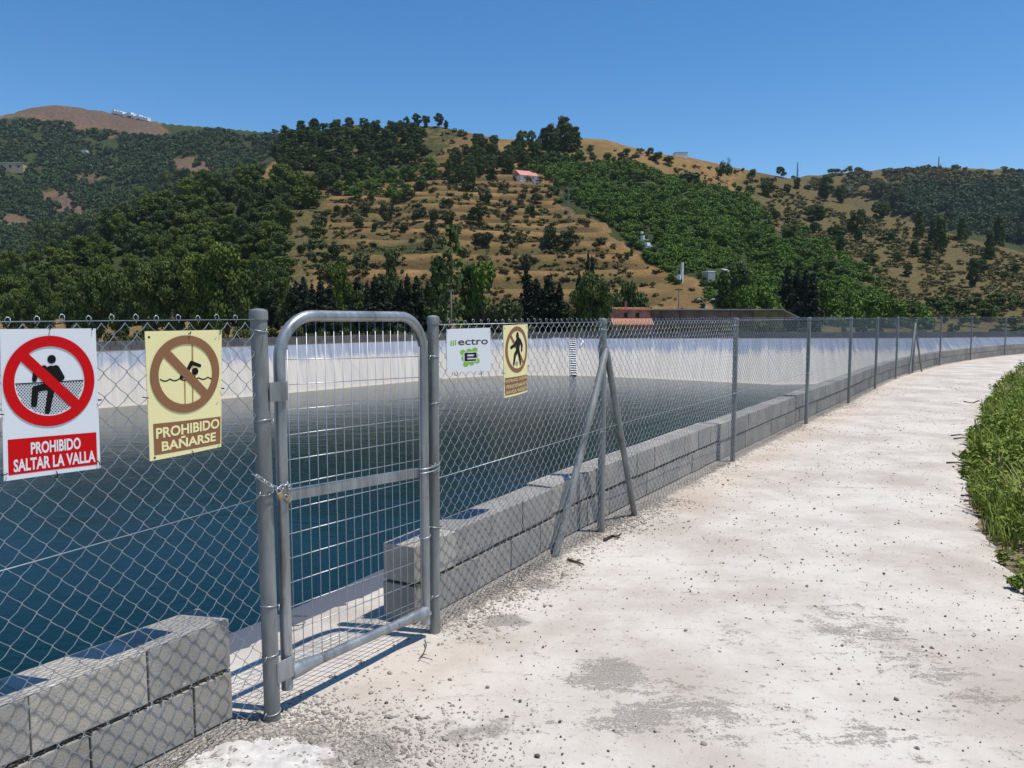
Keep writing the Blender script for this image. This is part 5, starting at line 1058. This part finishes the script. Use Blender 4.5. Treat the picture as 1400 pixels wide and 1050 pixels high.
# ---------------------------------------------------------------- buildings
def block(mb, c, sx, sy, z0, z1, rz=0.0):
    u = (math.cos(rz), math.sin(rz), 0); v = (-math.sin(rz), math.cos(rz), 0); mb.box((c[0], c[1], (z0 + z1) / 2), (sx, sy, z1 - z0), u, v); return mb
def flat_z(px, py, Y): return AT(px, py, Y)[2]
Y0 = 118.0; X_ = lambda px, Y=Y0: (px - 700) / F * Y * 0.9995
bz = -2.9
farm = thing('farmhouse', 'faded pink farmhouse with two small windows and an orange tiled lean to roof', 'house', (X_(862), Y0 + 3, bz))
xl, xr, zt = X_(834.5), X_(888.5), flat_z(862, 424, Y0)
mb = MB(); mb.box(((xl + xr) / 2, Y0 + 3, (bz + zt) / 2), (xr - xl, 6, zt - bz)); mb.build('wall', M['render_pink'], farm)
mb = MB(); mb.box(((xl + xr) / 2, Y0 + 3, zt + .08), (xr - xl + .3, 6.3, .16)); 
for i in range(16): mb.tube([(xl + .2 + i * .36, Y0 - .2, zt + .2 + .05 * math.sin(i * 2.3)), (xl + .2 + i * .36, Y0 + 6, zt + .35)], .13, 6)
roof = mb.build('roof', M['tiles'], farm, 'all'); cx = X_(857.5); mb = MB(); mb.bbox((cx, Y0 + 2, zt + .75), (.3, .3, 1.2), ch=.02); mb.build('chimney', M['render_pink'], roof)
for px in (855, 871):
    f_ = MB(); x = X_(px); z1, z0 = flat_z(px, 427.5, Y0), flat_z(px, 435, Y0)
    f_.box((x - .26, Y0 - .03, (z0 + z1) / 2), (.06, .06, z1 - z0)).box((x + .26, Y0 - .03, (z0 + z1) / 2), (.06, .06, z1 - z0)); w_ = f_.build('window', M['render_brown'], farm); p_ = MB(); p_.box((x, Y0 - .012, (z0 + z1) / 2), (.46, .03, z1 - z0 - .02)); p_.build('pane', M['void'], w_)
lt = MB(); z1, z0 = flat_z(862, 436.3, Y0 - .1), flat_z(862, 444.3, Y0 - 3); xa, xb = X_(834.5), X_(890)
m_ = 22
for i in range(m_):
    x = xa + (xb - xa) * (i + .5) / m_; lt.tube([(x, Y0 - .03, z1), (x - .12, Y0 - 3.0, z0)], (xb - xa) / m_ * .56, 7)
lt.build('lean_to_roof', M['tiles'], farm, 'all'); mb = MB(); mb.box(((xa + xb) / 2, Y0 - 1.4, (bz + z0 - .1) / 2), (xb - xa - .5, 2.7, z0 - .1 - bz)); mb.build('lean_to_wall', M['render_pink'], farm)
shed = thing('long_shed', 'long low brown shed with a mossy yellow end and a dark open side', 'shed', (X_(980), Y0 + 5, bz))
xs_ = [X_(889.2), X_(1033), X_(1073)]; zt = flat_z(980, 424, Y0 + 1)
mb = MB(); mb.box(((xs_[0] + xs_[1]) / 2, Y0 + 4, (bz + zt) / 2), (xs_[1] - xs_[0], 6, zt - bz)); mb.build('wall', M['render_brown'], shed)
mb = MB(); mb.box(((xs_[1] + xs_[2]) / 2 + .01, Y0 + 4.02, (bz + zt) / 2), (xs_[2] - xs_[1], 6, zt - bz)); mb.build('end_wall', M['render_ochre'], shed)
mb = MB(); mb.box(((xs_[0] + xs_[2]) / 2, Y0 + 3.9, zt + .09), (xs_[2] - xs_[0] + .2, 6.6, .15)); mb.build('roof', M['grey_wall'], shed)
mb = MB(); x2 = X_(1096); zl = flat_z(1096, 433.5, Y0 + 1); d_ = 5.6
mb.add([(xs_[2] + .02, Y0 + 1.2, zt + .15), (x2, Y0 + 1.2, zl), (x2, Y0 + 1.2 + d_, zl), (xs_[2] + .02, Y0 + 1.2 + d_, zt + .15), (xs_[2] + .02, Y0 + 1.2, zt + .0), (x2, Y0 + 1.2, zl - .12), (x2, Y0 + 1.2 + d_, zl - .12), (xs_[2] + .02, Y0 + 1.2 + d_, zt)], [(0, 1, 2, 3), (7, 6, 5, 4), (0, 4, 5, 1), (1, 5, 6, 2), (2, 6, 7, 3), (3, 7, 4, 0)]); mb.build('side_roof', M['grey_wall'], shed)
for yo in (1.35, 6.45): mb = MB(); mb.box((x2 - .15, Y0 + yo, (bz + zl) / 2 - .1), (.16, .16, zl - bz - .1)); mb.build('side_post', M['twig'], shed)
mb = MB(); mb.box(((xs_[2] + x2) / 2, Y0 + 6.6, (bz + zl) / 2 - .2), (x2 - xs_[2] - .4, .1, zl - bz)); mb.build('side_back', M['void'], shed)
for px, w_ in ((905, .1), (931, .14), (1000, .1)):
    mb = MB(); x = X_(px); mb.box((x, Y0 + .96, (bz + zt) / 2), (w_, .09, zt - bz - .1)); mb.build('drain_pipe', M['twig'], shed)
def house(name, label, px, py, wpx, hpx, wall, roofm, roof='flat', win=2, depth=1.0, rz=0.0, sink=.35, cat='house', layer=None, wf=.68):
    p = hits([px], [py], layer=layer)[0]
    if np.isnan(p[0]): return
    w, h = wpx * p[1] / F, hpx * p[1] / F; d = min(w * depth, 12); t = thing(name, label, cat, p); u = (math.cos(rz), math.sin(rz), 0); v = (-math.sin(rz), math.cos(rz), 0); pv = np.array(v)
    c = p + pv * d * .3; z0, z1 = p[2] - h * sink - .5, p[2] + h * (1 if roof == 'flat' else wf)
    mb = MB(); mb.box((c[0], c[1], (z0 + z1) / 2), (w, d, z1 - z0), u, v); mb.build('wall', wall, t); mb = MB()
    if roof == 'flat': mb.box((c[0], c[1], z1 + .1), (w * 1.04, d * 1.04, .22), u, v)
    else:
        zr = p[2] + h; a, b = np.array(u) * w * .54, pv * d * .56; e = np.array([0, 0, z1 - .05]); r_ = np.array([0, 0, zr]); cc = np.array([c[0], c[1], 0])
        if roof == 'gable': vs = [cc - a - b + e, cc + a - b + e, cc + a + b + e, cc - a + b + e, cc - a + r_, cc + a + r_]; fs = [(0, 1, 5, 4), (2, 3, 4, 5), (0, 4, 3), (1, 2, 5), (3, 2, 1, 0)]
        else: vs = [cc - a - b + e, cc + a - b + e, cc + a + b + r_, cc - a + b + r_]; vs += [q - np.array([0, 0, .2]) for q in vs]; fs = [(0, 1, 2, 3), (7, 6, 5, 4), (0, 4, 5, 1), (1, 5, 6, 2), (2, 6, 7, 3), (3, 7, 4, 0)]
        mb.add(vs, fs)
    mb.build('roof', roofm, t)
    for i in range(win):
        o = np.array(u) * w * ((i + .5) / win - .5) - pv * (d * .5 + .02); wz = p[2] + (z1 - p[2]) * .5; mb = MB(); mb.box((c[0] + o[0], c[1] + o[1], wz), (w * .09, .1, (z1 - p[2]) * .34), u, v); mb.build('window', M['void'], t)
    return t
pinkh = house('pink_roof_house', 'white hillside house with a big pink tiled roof above the terraces', 721, 247, 26, 14, M['whitewash'], M['pink_roof'], 'gable', 2, .9, .45, wf=.42)
house('small_house', 'little white outbuilding with low pale roof just right of the pink roofed house', 733, 249, 8, 5, M['whitewash'], M['grey_wall'], 'shed', 1, 1)
house('white_house', 'white house with grey roof among trees below the tallest pine clump', 741.5, 218.5, 12, 8, M['whitewash'], M['grey_wall'], 'gable', 2, .8)
house('low_white_building', 'low white building beside the white house under the skyline pines, first of two', 761, 219, 6, 3, M['whitewash'], M['tan'], 'flat', 0, 1); house('low_white_building', 'low white building at the right end of the row under the skyline pines', 769.5, 221.5, 7, 4, M['whitewash'], M['tan'], 'flat', 1, 1)
house('water_tank', 'pale flat topped water tank on the bare crest', 931, 214, 17, 4.5, M['whitewash'], M['grey_wall'], 'flat', 0, .7, cat='tank')
house('tan_house', 'small tan house among trees on the right hillside', 1160, 262, 13, 6, M['tan'], M['tan'], 'flat', 2, .8)
house('white_house', 'pale grey house half hidden by trees behind the long shed, left of two', 971, 390, 13, 17, M['grey_wall'], M['whitewash'], 'flat', 0, .9, .5); house('white_house', 'white house half hidden by trees behind the long shed, right of two', 1001, 388, 16, 20, M['whitewash'], M['grey_wall'], 'shed', 1, .9, .8)
tw_ = house('white_tower', 'narrow white tower like house standing at the edge of the orchard', 933, 387, 2.2, 26, M['whitewash'], M['whitewash'], 'flat', 0, 1.4, .8); house('white_house', 'low white wall house at the foot of the white tower', 930, 387, 5, 10, M['whitewash'], M['whitewash'], 'flat', 0, 1, .8)
st = hits([872, 876, 879, 882, 885, 889], [322, 324, 330, 335, 338, 341])
if not np.isnan(st).any():
    mb = MB()
    for i, (p, w, h_) in enumerate(zip(st, (1.2, 1.6, 1.5, 1.7, 2.0, 1.6), (0.8, 1.4, 1.5, 1.4, 1.2, .8))): mb.bbox((p[0], p[1], p[2] + h_ / 2 - .5), (w * .9, 1.0, h_ + 1), (.62, .78, 0), (-.78, .62, 0), ch=.05, jit=.08)
    tag(mb.build('white_stepped_wall', M['whitewash']), 'white stepped wall tumbling down through the green orchard', 'wall')
house('terrace_house', 'long pale house with terraces on the far left hillside', 16, 234, 34, 10, M['tan'], M['whitewash'], 'flat', 3, .5, layer=1)
house('white_house', 'small white house alone high in the far left woods', 115, 210, 7, 4, M['whitewash'], M['whitewash'], 'flat', 0, 1, layer=1); house('white_house', 'small white house beside the tan clearing of the far left woods', 122, 230, 6, 3.5, M['whitewash'], M['grey_wall'], 'flat', 0, 1, layer=1)
ws = hits(np.linspace(155, 204, 14), np.interp(np.linspace(155, 204, 14), [155, 170, 190, 197, 204], [156, 157.5, 161, 165, 167]), layer=1); ws = ws[~np.isnan(ws[:, 0])]
if len(ws) > 3:
    qq = ws[:, 0] / ws[:, 1]; ym = np.polyval(np.polyfit(qq, ws[:, 1], 1), qq); zz_, _w = terr(qq, ym); zz_ = np.polyval(np.polyfit(qq, zz_, 2), qq); ws = np.stack([qq * ym, ym, zz_], -1)
    mb = MB(); 
    for a, b in zip(ws[:-1], ws[1:]): u = b - a; l = np.linalg.norm(u[:2]); mb.box((a + b) / 2 + [0, 0, 1.2], (l * 1.0 - .02, 5, 4.2), (u[0] / l, u[1] / l, 0), (-u[1] / l, u[0] / l, 0))
    tag(mb.build('long_white_building', M['whitewash']), 'long bright white building along the top of the bare far left hill', 'building')
rw = hits(np.linspace(1274, 1326, 10), np.linspace(262, 258, 10), layer=2); rw = rw[~np.isnan(rw[:, 0])]
if len(rw) > 3:
    t = thing('retaining_wall', 'brown retaining wall with a pale coping on the far right hillside', 'wall', rw[4]); mb, c_ = MB(), MB()
    for a, b in zip(rw[:-1], rw[1:]):
        u = b - a; l = np.linalg.norm(u[:2]); ax = ((u[0] / l, u[1] / l, 0), (-u[1] / l, u[0] / l, 0)); mb.box((a + b) / 2 + [0, 0, -1], (l - .02, 2, 7), *ax); c_.box((a + b) / 2 + [0, 0, 2.9], (l - .02, 2.3, .7), *ax)
    mb.build('wall_face', M['render_brown'], t); c_.build('coping', M['tan'], t)

grow('leafy', [(962, 392, 16, 14), (985, 392, 18, 18), (978, 394, 14, 10), (1012, 392, 16, 14), (920, 386, 22, 18), (926, 390, 12, 8), (868, 338, 20, 14), (893, 344, 16, 10), (938, 374, 10, 10)], 'leafy_tree', 'bright leafy tree crowding the white houses at the orchard foot', 'tree', 'trees round the orchard houses')
# ---------------------------------------------------------------- poles, pylons, lamps
def pole(name, label, p, h, r, cat='pole', arms=(), mat='steel_far'):
    t = thing(name, label, cat, p); b = np.array(p, float); mb = MB(); mb.tube([b - [0, 0, .5], b + [0, 0, h * .5], b + [0, 0, h]], [r, r * .8, r * .6], 8); mb.build('mast', M[mat], t, 'all')
    for z, w in arms: mb = MB(); mb.box(b + [0, 0, z], (w, r * 1.2, r * 1.6)); mb.build('crossarm', M[mat], t)
    return t
p = onflat(617, 101); pole('lamp_post', 'thin grey lamp post in front of the dead conifer across the reservoir', p, AT(617, 397, 101)[2] - p[2], .07, 'lamp post', ((AT(617, 397, 101)[2] - p[2], .5),))
p = np.array([X_(944), Y0 + 9, bz]); pole('utility_pole', 'thin dark pole rising behind the long shed roof', p, AT(944, 393, Y0 + 9)[2] - bz, .11, 'pole', ((AT(944, 396, Y0 + 9)[2] - bz, 1.2),), 'twig')
for px, py, tp, w, nm, lb in ((777, 304, 258, 3.6, 'power_pylon', 'grey lattice power mast standing on the terraces below the orchard'), (1090, 243, 222, 1.0, 'power_pylon', 'thin mast on the skyline right of the round trees'), (1283, 231, 215, 1.0, 'power_pylon', 'thin mast on the far right skyline')):
    p = hits([px], [py + 1])[0]
    if np.isnan(p[0]): p = AT(px, py + 3, 800)
    h = (py - tp) * p[1] / F; t = thing(nm, lb, 'pylon', p); mb = MB(); b0 = h * .035
    for sx in (-1, 1):
        for sy in (-1, 1): mb.tube([p + [sx * b0, sy * b0, -1], p + [sx * b0 * .3, sy * b0 * .3, h]], p[1] * .00028, 5)
    n_ = 9
    for i in range(n_):
        z0, z1 = h * i / n_, h * (i + 1) / n_; a, b = b0 * (1 - .7 * z0 / h), b0 * (1 - .7 * z1 / h)
        for sy in (-1, 1): mb.tube([p + [-a, sy * a, z0], p + [b, sy * b, z1]], p[1] * .00016, 4)
    mb.build('lattice', M['steel_far'], t); mb = MB(); mb.box(p + [0, 0, h], (w * 1.6, .2, .25)); mb.build('crossarm', M['steel_far'], t)
sl_ = thing('street_lamp', 'double headed street lamp with white heads behind the long shed', 'street lamp', (X_(991), Y0 + 12, bz)); b = wloc(sl_); hz = AT(991, 409, Y0 + 12)[2] - bz; Yl = Y0 + 12
mb = MB(); mb.tube([b, b + [0, 0, hz - .8]], .08, 8); mb.build('post', M['steel_far'], sl_, 'all'); mb = MB()
for sx in (-1, 1): mb.tube([b + [0, 0, hz - 1.0], b + [sx * .5, 0, hz - .3], b + [sx * 1.05, 0, hz]], .05, 6)
mb.build('arm', M['steel_far'], sl_, 'all')
for sx in (-1, 1): mb = MB(); mb.bbox(b + [sx * 1.15, 0, hz], (.5, .3, .16), ch=.05); mb.build('lamp_head', M['whitewash'], sl_)
# bare trees
def bare_tree(p, h, label, mat='twig'):
    rb = random.Random(3); mb = MB()
    def br(a, d, l, r, dep):
        b = a + d * l; mb.tube([a, (a + b) / 2 + np.array([rb.uniform(-.04, .04) for _ in range(3)]) * l, b], [r, r * .8, r * .5], 5)
        if dep:
            for _ in range(4):
                dd = d + np.array([rb.uniform(-.8, .8), rb.uniform(-.8, .8), rb.uniform(-.1, .5)]); br(a + d * l * rb.uniform(.45, 1), dd / np.linalg.norm(dd), l * .55, r * .5, dep - 1)
    br(np.array(p, float) - [0, 0, .3], np.array([0, 0, 1.0]), h * .5, h * .02, 3); tag(mb.build('bare_tree', M[mat], None, 'all', tuple(p)), label, 'tree')
p = hits([994], [236])[0]; bare_tree(p, 27 * p[1] / F, 'leafless grey tree rising above the round trees on the skyline')

# ---------------------------------------------------------------- weeds along the right verge
def verge(s, beyond):
    x, y, a, b = smooth_line(s); e = np.interp(s, ps, outer); o = -(e + beyond); return np.stack([x + a * o, y + b * o], -1)
gw = np.random.default_rng(21)
def weed_field(n, srange, spow, brange, kind):
    s = srange[0] + (srange[1] - srange[0]) * gw.random(n) ** spow; b = brange[0] + (brange[1] - brange[0]) * gw.random(n) ** 1.0
    P = verge(s, b); d = np.hypot(P[:, 0], P[:, 1]); cl = vnoise(P[:, 0] * 1.1, P[:, 1] * 1.1, 55, 3); VV, FF, RR_, base = [], [], [], 0
    for p, c_, bb, dist in zip(P, cl, b, d):
        z0 = -0.02 - .10 * max(0, bb - .4); edge = min(1, .45 + bb * .55); h = gw.uniform(.16, .58) * edge * (0.75 + .6 * c_); tone = gw.random() * .5
        if kind == 'leafy':
            for st in range(int(gw.integers(3, 6))):
                a = gw.uniform(0, 6.28); ln = gw.uniform(.15, .5); hh = h * gw.uniform(.6, 1.1); top = np.array([p[0] + math.cos(a) * ln * hh, p[1] + math.sin(a) * ln * hh, z0 + hh]); b0 = np.array([p[0], p[1], z0]); m = int(9 + hh * 26)
                t = gw.random(m)[:, None] ** .7; q = b0 + (top - b0) * t; an = gw.uniform(0, 6.28, m); L_ = gw.uniform(.022, .055, m) * (1.1 + .5 * (dist > 9)); el = gw.uniform(-.3, .9, m)
                dr = np.stack([np.cos(an) * np.cos(el), np.sin(an) * np.cos(el), np.sin(el)], -1); sd = np.cross(dr, gw.standard_normal((m, 3))); sd /= np.linalg.norm(sd, axis=1, keepdims=True); w = L_[:, None] * .26
                a0 = q; m1 = q + dr * L_[:, None] * .55 + sd * w; m2 = q + dr * L_[:, None] * .55 - sd * w; e = q + dr * L_[:, None] - np.array([0, 0, 1]) * L_[:, None] * .25
                V = np.stack([a0, m1, e, m2], 1).reshape(-1, 3); VV.append(V); FF.append(np.arange(4 * m).reshape(m, 4) + base); base += 4 * m; RR_.append(np.repeat(np.clip(tone + gw.random(m) * .55, 0, 1), 4))
                sw = np.array([.002, .001, 0]); V = np.array([b0 - sw, b0 + sw, top + sw * .4, top - sw * .4]); VV.append(V); FF.append(np.array([[0, 1, 2, 3]]) + base); base += 4; RR_.append(np.full(4, .35))
        else:
            m = int(gw.integers(14, 30)); an = gw.uniform(0, 6.28, m); hh = h * gw.uniform(.6, 1.35, m); ln = hh * gw.uniform(.15, .75, m); b0 = np.stack([p[0] + gw.normal(0, .035, m), p[1] + gw.normal(0, .035, m), np.full(m, z0)], -1)
            dr = np.stack([np.cos(an), np.sin(an), 0 * an], -1); sd = np.stack([-np.sin(an), np.cos(an), 0 * an], -1) * gw.uniform(.0018, .0042, m)[:, None] * (1 + dist / 14); up = np.array([0, 0, 1.0])
            k1 = b0 + dr * ln[:, None] * .35 + up * hh[:, None] * .62; k2 = b0 + dr * ln[:, None] + up * hh[:, None] * (1 - .25 * ln / hh)[:, None]
            V = np.stack([b0 - sd, b0 + sd, k1 + sd * .8, k1 - sd * .8, k2 + sd * .15, k2 - sd * .15], 1).reshape(-1, 3); i0 = np.arange(m)[:, None] * 6 + base
            FF.append(np.concatenate([i0 + np.array([[0, 1, 2, 3]]), i0 + np.array([[3, 2, 4, 5]])])); VV.append(V); base += 6 * m; RR_.append(np.repeat(np.clip(tone + gw.random(m) * .55, 0, 1), 6))
    return np.concatenate(VV), np.concatenate(FF), np.concatenate(RR_)
def field(name, parts, mat):
    VV, FF, RR_, b = [], [], [], 0
    for V, Fq, r in parts: VV.append(V); FF.append(Fq + b); RR_.append(r); b += len(V)
    return tag(link_mesh(name, np_mesh(name, np.concatenate(VV), np.concatenate(FF), mat, False, {'rnd': np.concatenate(RR_)})), kind='stuff')
R0, R1 = S_A - .5, S_B + 30
field('weeds', [weed_field(760, (R0, S_B + 9), 1, (0.0, 2.2), 'leafy'), weed_field(700, (S_B + 8, R1), 1.2, (0.0, 2.6), 'leafy'), weed_field(1100, (R0, S_B + 14), 1, (0.03, 2.2), 'blade'), weed_field(420, (S_B + 12, R1), 1.1, (.1, 2.6), 'blade')], M['weed'])
field('dry_grass', [weed_field(620, (S_B + .2, S_B + 4.5), 1, (0.45, 2.2), 'blade'), weed_field(420, (R0, R1), 1, (.25, 3.0), 'blade')], M['straw'])
# one small weed alone on the path edge
def small_weed(px, py, h, label):
    g = G(px, py); r = np.random.default_rng(4); cl = [((r.normal(0, h * .5), r.normal(0, h * .4), h * r.uniform(.2, .7)), h * .38) for _ in range(7)]
    V, Fq, rr = leaf_cloud(cl, h * .17, .7, r); o = link_mesh('small_weed', np_mesh('small_weed', V, Fq, M['weed'], False, {'rnd': rr}), None, tuple(g)); tag(o, label, 'plant')
small_weed(1389, 806, .075, 'small green weed alone at the path edge, nearest the viewer')
# twigs
def twig(pts, r, label, group=None):
    mb = MB(); P = [G(*q) for q in pts]; P = [p + np.array([0, 0, .012 + .012 * random.random()]) for p in P]; mb.tube(P, [r * (1 - .5 * i / len(P)) for i in range(len(P))], 6)
    a, b = P[len(P) // 2], P[-1]
    for k_ in range(2): q = a + (b - a) * (.2 + .5 * k_); mb.tube([q, q + np.array([random.uniform(-.06, .06), random.uniform(-.05, .05), random.uniform(.0, .02)])], r * .5, 5)
    tag(mb.build('twig', M['twig'], None, 'all'), label, 'twig', group)
twig([(581, 882), (583, 889), (579, 898), (573, 907)], .0035, 'small curved dark twig on the path just right of the gate')
for i, pts in enumerate([[(1300, 597), (1312, 596), (1326, 598)], [(1304, 602), (1318, 600), (1330, 603)], [(1294, 635), (1308, 634), (1326, 638)], [(1310, 640), (1324, 637)], [(1302, 622), (1312, 627), (1322, 626)], [(1314, 681), (1326, 680), (1336, 684)], [(1318, 688), (1332, 686)], [(1318, 550), (1330, 552), (1338, 549)]]):
    twig(pts, .009 if i != 7 else .014, 'dark dead stem lying across the right edge of the path by the weeds', 'dead stems by the weeds')
twig([(826, 742), (838, 735), (846, 739)], .012, 'dark dry clump of stem lying in front of the braced post'); twig([(776, 768), (790, 772), (797, 776)], .008, 'dark dry stem on the grit left of the braced post')
twig([(392, 848), (420, 846), (414, 858), (396, 861)], .003, 'thin bent wire like stem on the cement behind the gate')

# ---------------------------------------------------------------- thin summer haze: one closed box round everything
hm = bpy.data.materials.new('haze'); hm.use_nodes = True; ht = hm.node_tree; ht.nodes.clear()
ho = ht.nodes.new('ShaderNodeOutputMaterial'); hv = ht.nodes.new('ShaderNodeVolumePrincipled')
hv.inputs['Color'].default_value = (0.72, 0.84, 1.0, 1); hv.inputs['Density'].default_value = HAZE; hv.inputs['Anisotropy'].default_value = 0.2
ht.links.new(hv.outputs[0], ho.inputs['Volume'])
mb = MB(); mb.box((0, 300, 150), (3800, 3800, 320)); tag(mb.build('haze', hm), kind='stuff')
